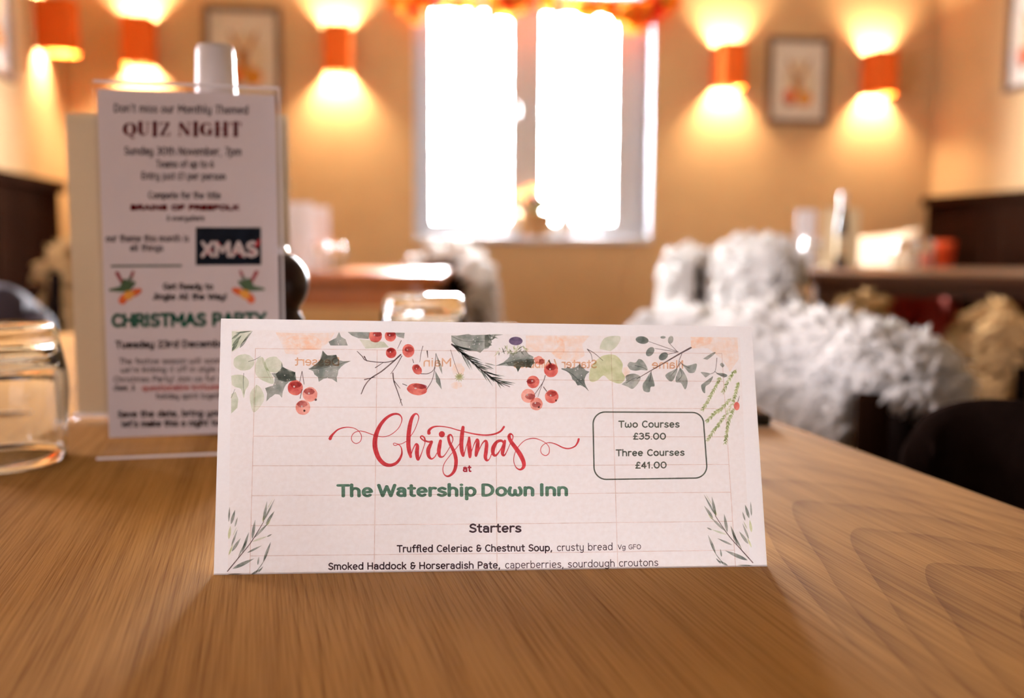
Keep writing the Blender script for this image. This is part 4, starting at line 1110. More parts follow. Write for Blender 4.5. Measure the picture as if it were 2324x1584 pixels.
# ------------------------------------------------------------------ things on the near table
def bottle(name, label, loc, cap_mat, body_mat, h=0.25, group=None):
    t = thing(name, label, 'bottle', loc, 0.1, group)
    k = h / 0.25
    mb = MB(); mb.lathe([(0.0, 0.0), (0.018, 0.0), (0.0205, 0.004), (0.0205, 0.12), (0.019, 0.145), (0.015, 0.170), (0.012, 0.19), (0.0115, 0.203), (0.0, 0.203)], 28); mb.v = [(x, y, z * k) for x, y, z in mb.v]
    mb.build('bottle_body', body_mat, t)
    mb = MB(); mb.lathe([(0.0125, 0.200), (0.0128, 0.203), (0.0124, 0.225), (0.0118, 0.2455), (0.0108, 0.2488), (0.0, 0.25)], 28); mb.v = [(x, y, z * k) for x, y, z in mb.v]
    c = mb.build('cap', cap_mat, t); 
    mb = MB(); mb.lathe([(0.0208, 0.035), (0.0210, 0.036), (0.0210, 0.105), (0.0208, 0.106)], 28); mb.v = [(x, y, z * k) for x, y, z in mb.v]
    mb.build('paper_label', M['cream_card'], t)
    return t
bp_ = at_depth(495, 400, 0.638)
bottle('sauce_bottle', 'tall sauce bottle with a long white cap rising behind the flyer', (bp_.x, bp_.y, TABLE_Z), M['white_cap'], M['sauce'], h=TABLE_Z * 0 + (at_depth(495, 106, 0.638).z - TABLE_Z))

mp_ = at_depth(641, 640, 0.622)
mill = thing('pepper_mill', 'dark turned-wood pepper mill half hidden behind the flyer', 'pepper mill', (mp_.x, mp_.y, TABLE_Z))
mt = at_depth(641, 574, 0.622).z - TABLE_Z
mb = MB(); mb.lathe([(0, 0), (0.021, 0), (0.0225, 0.004), (0.022, 0.012), (0.018, 0.018), (0.0155, 0.032), (0.0145, 0.045), (0.0165, 0.053), (0.0165, 0.057), (0.0, 0.057)], 36); mb.build('body', M['mill'], mill)
hb = mt - 0.040
mb = MB(); mb.lathe([(0.0, 0.0575), (0.0125, 0.0575), (0.0130, 0.064), (0.0115, hb - 0.006), (0.0130, hb - .001), (0.0105, hb + .003)] + [(0.0162 * math.sin(a), hb + 0.0210 - 0.0190 * math.cos(a)) for a in np.linspace(0.70, 3.14, 18)], 36); mb.build('head', M['mill'], mill)
mb = MB(); mb.lathe([(0, mt - .003), (0.0042, mt - .002), (0.0045, mt + .001), (0.003, mt + 0.004), (0, mt + 0.005)], 16); mb.build('finial', M['steel'], mill)

def tumbler(label, loc, h=0.082, r=0.034, group='upturned tumblers on the near table', name='glass_tumbler', n=40):
    """upturned: thick base at the top, rim on the table"""
    out = [(0.0, h), (r * .80, h), (r * .88, h * .985), (r * .935, h * .94), (r * 1.0, h * .80), (r * 1.075, h * .62), (r * 1.085, h * .52), (r * 1.05, h * .30), (r * 1.02, h * .10), (r * 1.01, 0.0015), (r * .985, 0.0)]
    inn = [(r * .955, 0.0015), (r * .965, h * .10), (r * .985, h * .30), (r * 1.005, h * .52), (r * .985, h * .64), (r * .90, h * .74), (r * .70, h * .795), (0.0, h * .80)]
    mb = MB(); mb.lathe((out + inn)[::-1], n)
    o = mb.build(name, M['glass']); o.location = loc
    return tag(o, label, 'glass', group)
g1 = at_depth(2, 1053, 0.556); tumbler('upturned clear tumbler cut off by the left edge of the photo', (g1.x, g1.y, TABLE_Z + 0.0003), h=(at_depth(0, 732, .556).z - TABLE_Z))
g2 = at_depth(961, 700, 0.80); tumbler('upturned clear tumbler standing behind the Christmas menu card', (g2.x, g2.y, TABLE_Z + 0.0003), h=0.0815)
# phone lying flat behind the card, near the table edge
ph = on_z(1752, 969, TABLE_Z)
phone = thing('smartphone', 'black smartphone lying flat on the table behind the right end of the menu card', 'phone', (ph.x, ph.y, TABLE_Z), -YAW + math.radians(2))
mb = MB(); mb.box((-0.076, 0.038, 0.0042), (0.152, 0.074, 0.0078), bev=0.002, seg=3); mb.build('case', M['black_plastic'], phone)
mb = MB(); mb.box((-0.076, 0.038, 0.0083), (0.146, 0.068, 0.0006)); mb.build('screen', M['phone_screen'], phone)
# knife seen through the left tumbler
kn = on_z(92, 921, TABLE_Z)
knife = thing('table_knife', 'steel table knife lying behind the left tumbler', 'knife', (kn.x, kn.y, TABLE_Z), -YAW + math.radians(-168))
mb = MB(); mb.prism([(0, 0), (0.02, 0.009), (0.06, 0.011), (0.10, 0.009), (0.10, -0.005), (0.0, -0.002)], 0.001, 0.0026); mb.build('blade', M['steel'], knife)
mb = MB(); mb.tube([(0.098, 0.002, 0.0045), (0.13, 0.002, 0.0048), (0.19, 0.001, 0.0055), (0.205, 0, 0.005)], [0.0042, 0.0042, 0.0055, 0.003], 12); mb.build('handle', M['steel'], knife)

# ------------------------------------------------------------------ sheepskins
def sheepskin(label, path, drop_in, drop_out, n_tufts, tl, tw, seed, loc, pad=0.020, inside=1, mat='fur', mound=0.004, bias=0.0):
    """a fleece hung over a chair back: path is the ridge line (world x, y, z); inside is +1 when the left-hand side of the path is the seat side"""
    rg = np.random.default_rng(seed)
    P = catmull(path, 10); n = len(P)
    T = np.gradient(P, axis=0); T[:, 2] = 0; T /= np.linalg.norm(T, axis=1)[:, None]
    NIN = np.column_stack([-T[:, 1], T[:, 0], np.zeros(n)]) * inside
    din = drop_in if hasattr(drop_in, '__len__') else [drop_in] * 2
    dout = drop_out if hasattr(drop_out, '__len__') else [drop_out] * 2
    s = np.linspace(0, 1, n)
    DI = np.interp(s, np.linspace(0, 1, len(din)), din); DO = np.interp(s, np.linspace(0, 1, len(dout)), dout)
    prof = []
    for t in np.linspace(1, 0, 9)[:-1]: prof.append(('i', t))
    for a in np.linspace(0, math.pi, 9): prof.append(('r', a))
    for t in np.linspace(0, 1, 9)[1:]: prof.append(('o', t))
    m = len(prof)
    V = np.zeros((n, m, 3))
    for j, (k, t) in enumerate(prof):
        if k == 'i': off, z = pad * (1 + 0.25 * t), -pad - DI * t
        elif k == 'o': off, z = -pad * (1 + 0.35 * t), -pad - DO * t
        else: off, z = pad * math.cos(t), -pad + pad * math.sin(t) + 0 * DI
        V[:, j] = P + NIN * off
        V[:, j, 2] += z
    ph = rg.random(6) * 6.28
    lump = (np.sin(s * 23 + ph[0])[:, None] * np.sin(np.linspace(0, 1, m) * 9 + ph[1])[None, :] + np.sin(s * 41 + ph[2])[:, None] * np.sin(np.linspace(0, 1, m) * 17 + ph[3])[None, :]) * mound
    # normals
    gu = np.gradient(V, axis=0); gv = np.gradient(V, axis=1)
    Nn = np.cross(gu, gv); Nn /= np.linalg.norm(Nn, axis=2)[:, :, None] + 1e-9
    cen = P[:, None, :] - np.array([0, 0, pad])
    flip = np.sign(np.sum(Nn * (V - cen), axis=2)); mid = m // 2
    if np.sum(Nn[:, mid, 2]) < 0: Nn = -Nn
    V = V + Nn * lump[:, :, None]
    mb = MB()
    vs = V.reshape(-1, 3)
    fs = [(i * m + j, i * m + j + 1, (i + 1) * m + j + 1, (i + 1) * m + j) for i in range(n - 1) for j in range(m - 1)]
    mb.add(vs.tolist(), fs, 1, True)
    # tufts: tapered curling locks, four rings of three
    arc = np.linalg.norm(np.diff(V, axis=1), axis=2).sum()
    wj = np.linalg.norm(np.diff(V, axis=1), axis=2)
    wt = wj * np.linalg.norm(np.diff(P, axis=0), axis=1).mean()
    wt = wt[:-1]; pr = (wt / wt.sum()).ravel()
    pick = rg.choice(pr.size, n_tufts, p=pr); ii, jj = pick // (m - 1), pick % (m - 1)
    fu, fv = rg.random(n_tufts)[:, None], rg.random(n_tufts)[:, None]
    B = (V[ii, jj] * (1 - fu) + V[ii + 1, jj] * fu) * (1 - fv) + (V[ii, jj + 1] * (1 - fu) + V[ii + 1, jj + 1] * fu) * fv
    NB = Nn[ii, jj]
    # locks gather into pointed clumps: every tuft leans to the tip of its clump
    ncl = max(40, n_tufts // 8)
    cid = rg.integers(0, n_tufts, ncl)
    CD = NB[cid] * 0.9 + np.array([0, 0, -0.32]) + rg.normal(0, 0.30, (ncl, 3)); CD /= np.linalg.norm(CD, axis=1)[:, None]
    CT = B[cid] + CD * (tl * rg.uniform(0.9, 1.35, ncl))[:, None]
    best = np.empty(n_tufts, int)
    for q0 in range(0, n_tufts, 2000):
        dd = ((B[q0:q0 + 2000, None, :] - B[cid][None]) ** 2).sum(2)
        best[q0:q0 + 2000] = dd.argmin(1)
    L = tl * rg.uniform(0.65, 1.15, n_tufts)[:, None]
    own = NB * 0.9 + np.array([0, 0, -0.32]) + rg.normal(0, 0.24, (n_tufts, 3)); own /= np.linalg.norm(own, axis=1)[:, None]
    tgt = (B + own * L) * 0.45 + CT[best] * 0.55
    D = tgt - B; dl = np.linalg.norm(D, axis=1)[:, None]; D /= dl
    L = np.minimum(dl, L * 1.3)
    Wd = tw * rg.uniform(0.7, 1.3, n_tufts)[:, None]
    A = np.cross(D, rg.normal(0, 1, (n_tufts, 3))); A /= np.linalg.norm(A, axis=1)[:, None]
    C = np.cross(D, A)
    bend = rg.normal(0, 0.25, (n_tufts, 1))
    rings = []
    for t, w in ((0, 0.75), (0.4, 1.0), (0.75, 0.7)):
        cpt = B + D * L * t + A * L * bend * t * t + np.array([0, 0, -0.22]) * L * t * t
        for k in range(3):
            a = 2 * math.pi * k / 3
            rings.append(cpt + (A * math.cos(a) + C * math.sin(a)) * Wd * w * 0.5)
    tip = B + D * L + A * L * bend + np.array([0, 0, -0.22]) * L
    TV = np.stack(rings + [tip], axis=1)
    base = np.arange(n_tufts)[:, None] * 10 
    loc_f = []
    for r in range(2):
        for k in range(3):
            k2 = (k + 1) % 3
            loc_f.append((r * 3 + k, r * 3 + k2, r * 3 + 3 + k2, r * 3 + 3 + k))
    tri = [(6, 7, 9), (7, 8, 9), (8, 6, 9)]
    k0 = len(mb.v)
    mb.v += [tuple(p) for p in TV.reshape(-1, 3)]
    for i in range(n_tufts):
        o = k0 + i * 10
        for f in loc_f: mb.f.append((o + f[0], o + f[1], o + f[2], o + f[3]))
        for f in tri: mb.f.append((o + f[0], o + f[1], o + f[2]))
    nf = len(mb.f) - len(mb.m)
    mb.m += [0] * nf; mb.s += [True] * nf
    L0 = Vector(loc)
    mb.v = [(x - L0.x, y - L0.y, z - L0.z) for x, y, z in mb.v]
    o = mb.build('sheepskin_throw', [M[mat], M['hide'] if mat == 'fur' else M[mat]]); o.location = L0
    return tag(o, label, 'sheepskin', 'sheepskins over the chair backs')

# ------------------------------------------------------------------ chairs
def tub_chair(label, ridge, inside, wood='dark_wood', pad='black_leather', seat_h=0.45, below=0.025, thick=0.024, wall_h=0.26, legs=True, name='tub_chair', group=None):
    """a chair with a wrap-round back: ridge = line of the top edge of the back (world)"""
    P = catmull(ridge, 8); n = len(P)
    cen = P.mean(axis=0)
    t = thing(name, label, 'chair', (cen[0], cen[1], 0), 0, group)
    T = np.gradient(P, axis=0); T[:, 2] = 0; T /= np.linalg.norm(T, axis=1)[:, None]
    NIN = np.column_stack([-T[:, 1], T[:, 0], np.zeros(n)]) * inside
    mb = MB()
    vs, fs = [], []
    for i in range(n):
        p = P[i] - np.array([cen[0], cen[1], 0])
        z1 = p[2] - below; z0 = max(seat_h - 0.02, z1 - wall_h)
        for (o, z) in ((thick / 2, z0), (thick / 2, z1 - .008), (thick * .3, z1), (-thick * .3, z1), (-thick / 2, z1 - .008), (-thick / 2, z0)):
            q = p + NIN[i] * o; vs.append((q[0], q[1], z))
    for i in range(n - 1):
        for k in range(6):
            fs.append((i * 6 + k, i * 6 + (k + 1) % 6, (i + 1) * 6 + (k + 1) % 6, (i + 1) * 6 + k))
    fs += [tuple(range(6))[::-1], tuple((n - 1) * 6 + k for k in range(6))]
    mb.add(vs, fs, 0, True); mb.build('backrest', M[pad], t)
    # seat: outline of the back closed across the front
    pts = [(P[i][0] - cen[0] + NIN[i][0] * thick * .5, P[i][1] - cen[1] + NIN[i][1] * thick * .5) for i in range(n)]
    a, b = np.array(pts[0]), np.array(pts[-1]); mid = (a + b) / 2; back = np.array([0.0, 0.0])
    bm_ = np.array(pts[n // 2]); fw = mid - bm_; fl = np.linalg.norm(fw); fw = fw / (fl + 1e-9)
    ext = max(0.0, 0.42 - fl)
    poly = pts + [tuple(b + fw * ext), tuple(a + fw * ext)]
    mb = MB(); mb.prism(poly, seat_h - 0.06, seat_h); mb.build('seat', M[pad], t)
    if legs:
        cs = [np.array(pts[int(n * .22)]), np.array(pts[int(n * .78)]), b + fw * (ext - .03), a + fw * (ext - .03)]
        for c in cs:
            c2 = np.mean(np.array(poly), axis=0) + (c - np.mean(np.array(poly), axis=0)) * .9
            mb = MB(); mb.box((c2[0], c2[1], (seat_h - .06) / 2), (0.036, 0.036, seat_h - .06), bev=.004); mb.build('leg', M[wood], t)
    return t, cen

def ridge_px(pts): return [tuple(at_depth(x, y, D)) for x, y, D in pts]

# large fleece on the chair at the right-hand side of the table
rg1 = ridge_px([(1436, 806, 1.86), (1462, 748, 1.88), (1528, 724, 1.84), (1630, 721, 1.66), (1750, 727, 1.44), (1850, 742, 1.30), (1940, 758, 1.20), (2020, 784, 1.12), (2078, 814, 1.08), (2122, 848, 1.08)])
t1, c1 = tub_chair('dark wooden tub chair at the right of the table, draped in a large sheepskin', rg1, -1, below=0.03, wall_h=0.20)
sheepskin('large shaggy white sheepskin over the chair right behind the menu card', rg1, [0.22, 0.22, 0.25, 0.26, 0.26, 0.25, 0.18, 0.02, 0.012, 0.01], [0.1, 0.12, 0.14, 0.12, 0.10, 0.06, 0.03, 0.03], 18000, 0.037, 0.0125, 3, c1 * np.array([1, 1, 0]) + np.array([0, 0, .6]), inside=-1, pad=0.016)
pf = at_depth(1982, 893, 1.07)
mb = MB(); mb.box((0, 0, -0.20), (0.034, 0.03, 0.40), bev=0.006)
post = mb.build('arm_post', M['dark_wood'], t1); post.location = (pf.x - c1[0], pf.y - c1[1], pf.z); post.rotation_euler = (0, 0, -0.5)

# black chair at the right edge
rg2 = ridge_px([(2076, 1040, 0.74), (2096, 970, 0.74), (2145, 926, 0.74), (2230, 908, 0.73), (2330, 916, 0.71), (2420, 945, 0.69)])
tub_chair('black round-backed chair pushed against the table at the right edge', rg2, 1, below=0.0, wall_h=0.30, thick=0.03)

# two fleeced chairs in front of the far wall, right of the window
rg3 = ridge_px([(1520, 650, 3.75), (1522, 596, 3.7), (1536, 570, 3.5), (1558, 564, 3.3), (1580, 568, 3.2), (1592, 594, 3.15)])
t3, c3 = tub_chair('sheepskin-covered chair nearest the window, left of the other fleeced chair', rg3, -1)
sheepskin('white sheepskin on the chair just right below the window', rg3, 0.30, 0.25, 2400, 0.034, 0.018, 7, c3 * np.array([1, 1, 0]) + np.array([0, 0, .6]), inside=-1, pad=.014)
rg4 = ridge_px([(1634, 610, 2.95), (1646, 566, 2.92), (1674, 552, 2.72), (1716, 548, 2.52), (1758, 550, 2.38), (1788, 560, 2.34), (1798, 585, 2.42)])
t4, c4_ = tub_chair('sheepskin-covered chair beside the dark table, behind the large white fleece', rg4, -1)
sheepskin('white sheepskin on the chair against the left end of the dark table', rg4, [.30, .30, .28, .22, .12, .10], [.2, .2, .2, .25, .28], 3200, 0.032, 0.017, 8, c4_ * np.array([1, 1, 0]) + np.array([0, 0, .6]), inside=-1, pad=.014)
# chair at the right end of the reddish table
rg5 = ridge_px([(945, 600, 3.98), (965, 578, 4.02), (1010, 566, 4.0), (1052, 566, 3.9), (1080, 588, 3.7), (1089, 640, 3.55), (1087, 690, 3.5)])
t5, c5 = tub_chair('sheepskin-covered chair at the right end of the reddish table, below the window', rg5, -1)
sheepskin('bright white sheepskin arched over the chair below the window', rg5, [.02, .02, .02, .02, .03, .10], [.10, .12, .14, .16, .18, .18], 1200, 0.06, 0.022, 9, c5 * np.array([1, 1, 0]) + np.array([0, 0, .6]), inside=-1, pad=.012)
# fleeced chairs on the right, their shade put into the wool colour
rg6 = ridge_px([(2200, 800, 2.72), (2203, 748, 2.70), (2226, 718, 2.60), (2266, 710, 2.42), (2304, 730, 2.27), (2326, 782, 2.22)])
t6, c6 = tub_chair('chair with a shade-toned sheepskin at the right edge, in front of the dark table', rg6, -1)
sheepskin('shade-toned sheepskin on the chair at the far right edge', rg6, .22, .30, 1800, .05, .020, 10, c6 * np.array([1, 1, 0]) + np.array([0, 0, .5]), inside=-1, mat='warm_shade_fur')
rg7 = ridge_px([(1922, 712, 2.72), (1932, 690, 2.70), (1956, 683, 2.6), (1980, 690, 2.5), (1992, 712, 2.48)])
t7, c7 = tub_chair('chair with a small shade-toned fleece tucked under the front of the dark table', rg7, -1)
sheepskin('shade-toned sheepskin tucked below the front edge of the dark table', rg7, .2, .2, 900, .045, .020, 11, c7 * np.array([1, 1, 0]) + np.array([0, 0, .5]), inside=-1, mat='warm_shade_fur')
# left: navy chair and a fleeced chair
rg8 = ridge_px([(-90, 720, 1.75), (-60, 665, 1.75), (0, 645, 1.78), (50, 665, 1.8), (85, 710, 1.8), (95, 760, 1.75)])
tub_chair('navy upholstered chair at the left edge beyond the table', rg8, 1, pad='navy_fabric', below=0, wall_h=.3, thick=.05)
rg9 = ridge_px([(118, 600, 2.5), (138, 578, 2.55), (165, 572, 2.6), (205, 578, 2.6), (230, 610, 2.55)])
t9, c9 = tub_chair('chair with a fleece in a warm-light tone by the left bench, half hidden by the cream menu', rg9, -1)
sheepskin('sheepskin in a warm-light tone on the chair left of the cream menu', rg9, .3, .3, 1300, .045, .018, 12, c9 * np.array([1, 1, 0]) + np.array([0, 0, .5]), inside=-1, mat='warm_shade_fur')
# red chair beyond the dark table
rg10 = ridge_px([(1985, 656, 3.45), (2010, 648, 3.55), (2075, 646, 3.6), (2140, 648, 3.55), (2165, 656, 3.45)])
tub_chair('red upholstered chair under the dark table', rg10, 1, pad='red_fabric', below=0, wall_h=.25, thick=.04)

# ------------------------------------------------------------------ the other tables
def plank_table(label, corner, u, v, lu, lv, z, mat, apron=0.09, th=0.035, name='dining_table'):
    """corner = near left; u, v unit vectors in camera-aligned ground coordinates"""
    U, Vv = ground(*u), ground(*v)
    cen = corner + U * lu / 2 + Vv * lv / 2
    t = thing(name, label, 'table', (cen.x, cen.y, 0), math.atan2(U.y, U.x))
    mb = MB(); mb.box((0, 0, z - th / 2), (lu, lv, th), bev=.005); mb.build('tabletop', mat, t)
    mb = MB()
    for s in (-1, 1):
        mb.box((0, s * (lv / 2 - .05), z - th - apron / 2), (lu - .1, .025, apron)); mb.box((s * (lu / 2 - .05), 0, z - th - apron / 2), (.025, lv - .1, apron))
    mb.build('apron', mat, t)
    for sx in (-1, 1):
        for sy in (-1, 1):
            mb = MB(); mb.box((sx * (lu / 2 - .06), sy * (lv / 2 - .06), (z - th) / 2), (.065, .065, z - th), bev=.006); mb.build('leg', mat, t)
    return t
RZ = 0.79
rc = on_z(1826, 619, RZ)
plank_table('dark brown table at the right beside the wall bench', rc, (.956, -.295), (.295, .956), 0.95, 0.9, RZ, M['brown_table'], apron=.03)
LZ = 0.77
lc = on_z(330, 618, LZ)
plank_table('reddish-brown table below the window, left of the fleeced chair', lc, (1, 0), (0, 1), (on_z(992, 623, LZ) - lc).length, 0.72, LZ, M['red_oak'], apron=.075)

# things on the dark table
def stand_card(name, label, px, D, wpx_, ytop, zb, mat, th=.004, cat='menu', yaw=0.0):
    p = at_depth(px, 500, D); h = at_depth(px, ytop, D).z - zb; w = wpx_ * D / FPX
    mb = MB(); mb.box((0, 0, h / 2), (w, th, h)); mb.box((0, -.01, .003), (w * 1.02, .06, .005))
    o = mb.build(name, mat); o.location = (p.x, p.y, zb + .0002); o.rotation_euler = (0, 0, -YAW + yaw)
    return tag(o, label, cat)
stand_card('table_leaflet', 'small pale leaflet in a stand at the left end of the dark table', 1830, 3.35, 46, 476, RZ, M['white_card'], cat='leaflet', yaw=.2)
stand_card('menu_board', 'cream menu standing behind the dark bottle on the dark table', 1912, 3.58, 78, 474, RZ, M['cream_card'])
b2 = at_depth(1912, 500, 3.42)
bottle('sauce_bottle', 'dark sauce bottle with a white cap on the dark table at the right', (b2.x, b2.y, RZ), M['white_cap'], M['sauce'], h=at_depth(1908, 436, 3.42).z - RZ)
for px, D, lab, hh_ in ((1843, 3.3, 'clear glass beside the pale leaflet on the dark table', .10), (2055, 3.1, 'left of two clear glasses before the cushions on the dark table', .095), (2095, 3.2, 'right of two clear glasses before the cushions on the dark table', .10)):
    p = at_depth(px, 590, D)
    tumbler(lab, (p.x, p.y, RZ + .0003), h=hh_, r=.033, group='glasses on the dark table', n=24)
# things on the reddish table
def tent_card(name, label, px, D, wpx_, ytop, zb, yaw):
    p = at_depth(px, 560, D); h = at_depth(px, ytop, D).z - zb; w = wpx_ * D / FPX
    mb = MB()
    for s in (-1, 1):
        mb.box((0, s * .018, h / 2), (w, .0015, h), rx=s * .032)
    o = mb.build(name, M['white_card']); o.location = (p.x, p.y, zb + .0015); o.rotation_euler = (0, 0, -YAW + yaw)
    return tag(o, label, 'leaflet')
tent_card('table_leaflet', 'folded white leaflet on the reddish table, close beside the cream menu', 678, 3.45, 66, 461, LZ, .15)
tent_card('table_leaflet', 'smaller white leaflet on the reddish table, overlapping right behind the folded one', 718, 3.7, 58, 470, LZ, -.3)
for px, D, lab in ((727, 3.35, 'left clear glass of the pair on the reddish table'), (762, 3.45, 'right clear glass of the pair on the reddish table')):
    p = at_depth(px, 590, D)
    tumbler(lab, (p.x, p.y, LZ + .0003), h=.095, r=.030, group='glasses on the reddish table', n=24)

# ------------------------------------------------------------------ wall benches and cushions
def bench(label, x_wall, side, y0, y1, top):
    """side = +1 when the wall is on the left (seat faces +x)"""
    t = thing('wall_bench', label, 'bench', (x_wall, (y0 + y1) / 2, 0))
    L = y1 - y0
    mb = MB(); mb.box((side * .03, 0, (top + .45) / 2), (.05, L, top - .45)); 
    for k in range(int(L / .16)):
        mb.box((side * .058, -L / 2 + .08 + k * .16, (top - .1 + .47) / 2), (.008, .012, top - .57))
    mb.build('back_panel', M['dark_wood'], t)
    mb = MB(); mb.box((side * .045, 0, top + .02), (.085, L + .02, .045), bev=.008); mb.build('top_rail', M['dark_wood'], t)
    mb = MB(); mb.box((side * .26, 0, .43), (.46, L, .05), bev=.01); mb.box((side * .45, 0, .20), (.03, L, .40)); mb.build('seat_board', M['dark_wood'], t)
    mb = MB(); mb.box((side * .27, 0, .475), (.42, L - .04, .045), bev=.015); mb.build('seat_pad', M['red_fabric'], t)
    for s in (-1, 1):
        mb = MB(); mb.box((side * .25, s * (L / 2 + .015), .36), (.46, .03, .70), bev=.01); mb.build('end_panel', M['dark_wood'], t)
    return t
bench('dark panelled wall bench along the left wall', LEFT_X, 1, 2.4, 4.55, on_x(40, 409, LEFT_X).z - .03)
bench('dark panelled wall bench along the right wall', RIGHT_X, -1, 2.3, 4.84, on_x(2150, 452, RIGHT_X).z - .03)
def cushion(label, c, size, th, mat, rot):
    mb = MB(); n = 14; vs, fs = [], []
    for s in (1, -1):
        for j in range(n + 1):
            for i in range(n + 1):
                u, v = 2 * i / n - 1, 2 * j / n - 1
                k = max(0.0, (1 - u ** 4) * (1 - v ** 4)) ** .5
                vs.append((u * size / 2 * (1 - .06 * (1 - abs(v))), s * (th / 2 * k + .003), v * size / 2 * (1 - .06 * (1 - abs(u)))))
    o = (n + 1) ** 2
    for j in range(n):
        for i in range(n):
            a = j * (n + 1) + i
            fs.append((a, a + 1, a + n + 2, a + n + 1)); fs.append((o + a, o + a + n + 1, o + a + n + 2, o + a + 1))
    mb.add(vs, fs, 0, True)
    ob = mb.build('cushion', M[mat]); ob.location = c; ob.rotation_euler = rot
    return tag(ob, label, 'cushion', 'cushions on the right bench')
for lab, (px, py, D), sz, th, mt_, rot in (('orange-red cushion standing on the far end of the right bench', (2066, 628, 4.88), .38, .12, 'orange_fabric', (-.15, .06, -.5)),
                                            ('cream cushion leaning in front of the orange one on the right bench', (2012, 604, 4.66), .32, .10, 'cream_fabric', (-.18, -.12, -1.05))):
    cushion(lab, at_depth(px, py, D), sz, th, mt_, rot)

# ------------------------------------------------------------------ wall lamps: open orange shades throwing light up and down
def wall_lamp(label, pos, rz, h, w, power):
    """pos = middle of the shade on the wall surface; local -Y points into the room"""
    t = thing('wall_lamp', label, 'wall lamp', (pos.x, pos.y, pos.z), rz, 'orange wall lamps')
    r, dep = w / 2, 0.15
    sec = [(-r, 0.0), (-r, -dep + .03)] + [(-r + .03 - .03 * math.cos(a) , -dep + .03 - .03 * math.sin(a)) for a in np.linspace(.2, 1.57, 6)] + [(r - .03 + .03 * math.sin(a), -dep + .03 - .03 * math.cos(a)) for a in np.linspace(0, 1.37, 6)] + [(r, -dep + .03), (r, 0.0)]
    def shell(off, z0, z1):
        vs, fs = [], []
        for (x, y) in sec:
            k = 1 - off / r
            vs += [(x * k, y * (1 - off / dep), z0), (x * k, y * (1 - off / dep), z1)]
        for i in range(len(sec) - 1):
            fs.append((2 * i, 2 * i + 2, 2 * i + 3, 2 * i + 1))
        return vs, fs
    mb = MB()
    a, fa = shell(0, -h / 2, h / 2); b, fb = shell(.002, -h / 2, h / 2)
    mb.add(a, fa, 0, True); mb.add(b, [f[::-1] for f in fb], 0, True)
    ns = len(sec)
    rim = []
    for i in range(ns - 1):
        for z in (0, 1):
            rim.append((2 * i + z, 2 * i + 2 + z, 2 * ns + 2 * i + 2 + z, 2 * ns + 2 * i + z))
    mb.add(a + b, rim, 0)
    mb.build('lamp_shade', M['shade'], t)
    mb = MB(); mb.box((0, -.004, 0), (w * .8, .008, h * .9), bev=.002); mb.box((0, -.03, 0), (.018, .05, .018)); mb.build('back_plate', M['brass'], t)
    for s in (-1, 1):
        mb = MB(); mb.lathe([(0, 0), (.020, 0), (.022, s * .012), (.014, s * .020), (0, s * .022)], 16, (0, -dep * .52, s * .006)); mb.build('bulb', M['bulb'], t)
    ld = bpy.data.lights.new('lamp_light', 'POINT'); ld.energy = power; ld.color = (1.0, 0.74, 0.44); ld.shadow_soft_size = 0.028
    for s in (-1, 1):
        lo = bpy.data.objects.new('lamp_light', ld); COL.objects.link(lo); lo.parent = t; lo.location = (0, -dep * .5, s * .034)
    return t
LH, LWD = 0.215, 0.130
for px, y0, y1, lab in ((322, 52, 154, 'orange wall lamp left of the painting on the far wall'), (768, 73, 168, 'orange wall lamp between the left painting and the window'), (1643, 114, 199, 'orange wall lamp just right of the window'), (1981, 132, 213, 'orange wall lamp right of the framed painting, near the corner')):
    c = on_y(px, (y0 + y1) / 2, FAR_Y)
    wall_lamp(lab, Vector((c.x, FAR_Y - .0005, c.z)), 0, LH, LWD, LAMP_W)
c = on_x(88, 60, LEFT_X)
wall_lamp('orange wall lamp on the left wall', Vector((LEFT_X + .0005, c.y, c.z)), math.radians(90), LH, LWD, LAMP_W)

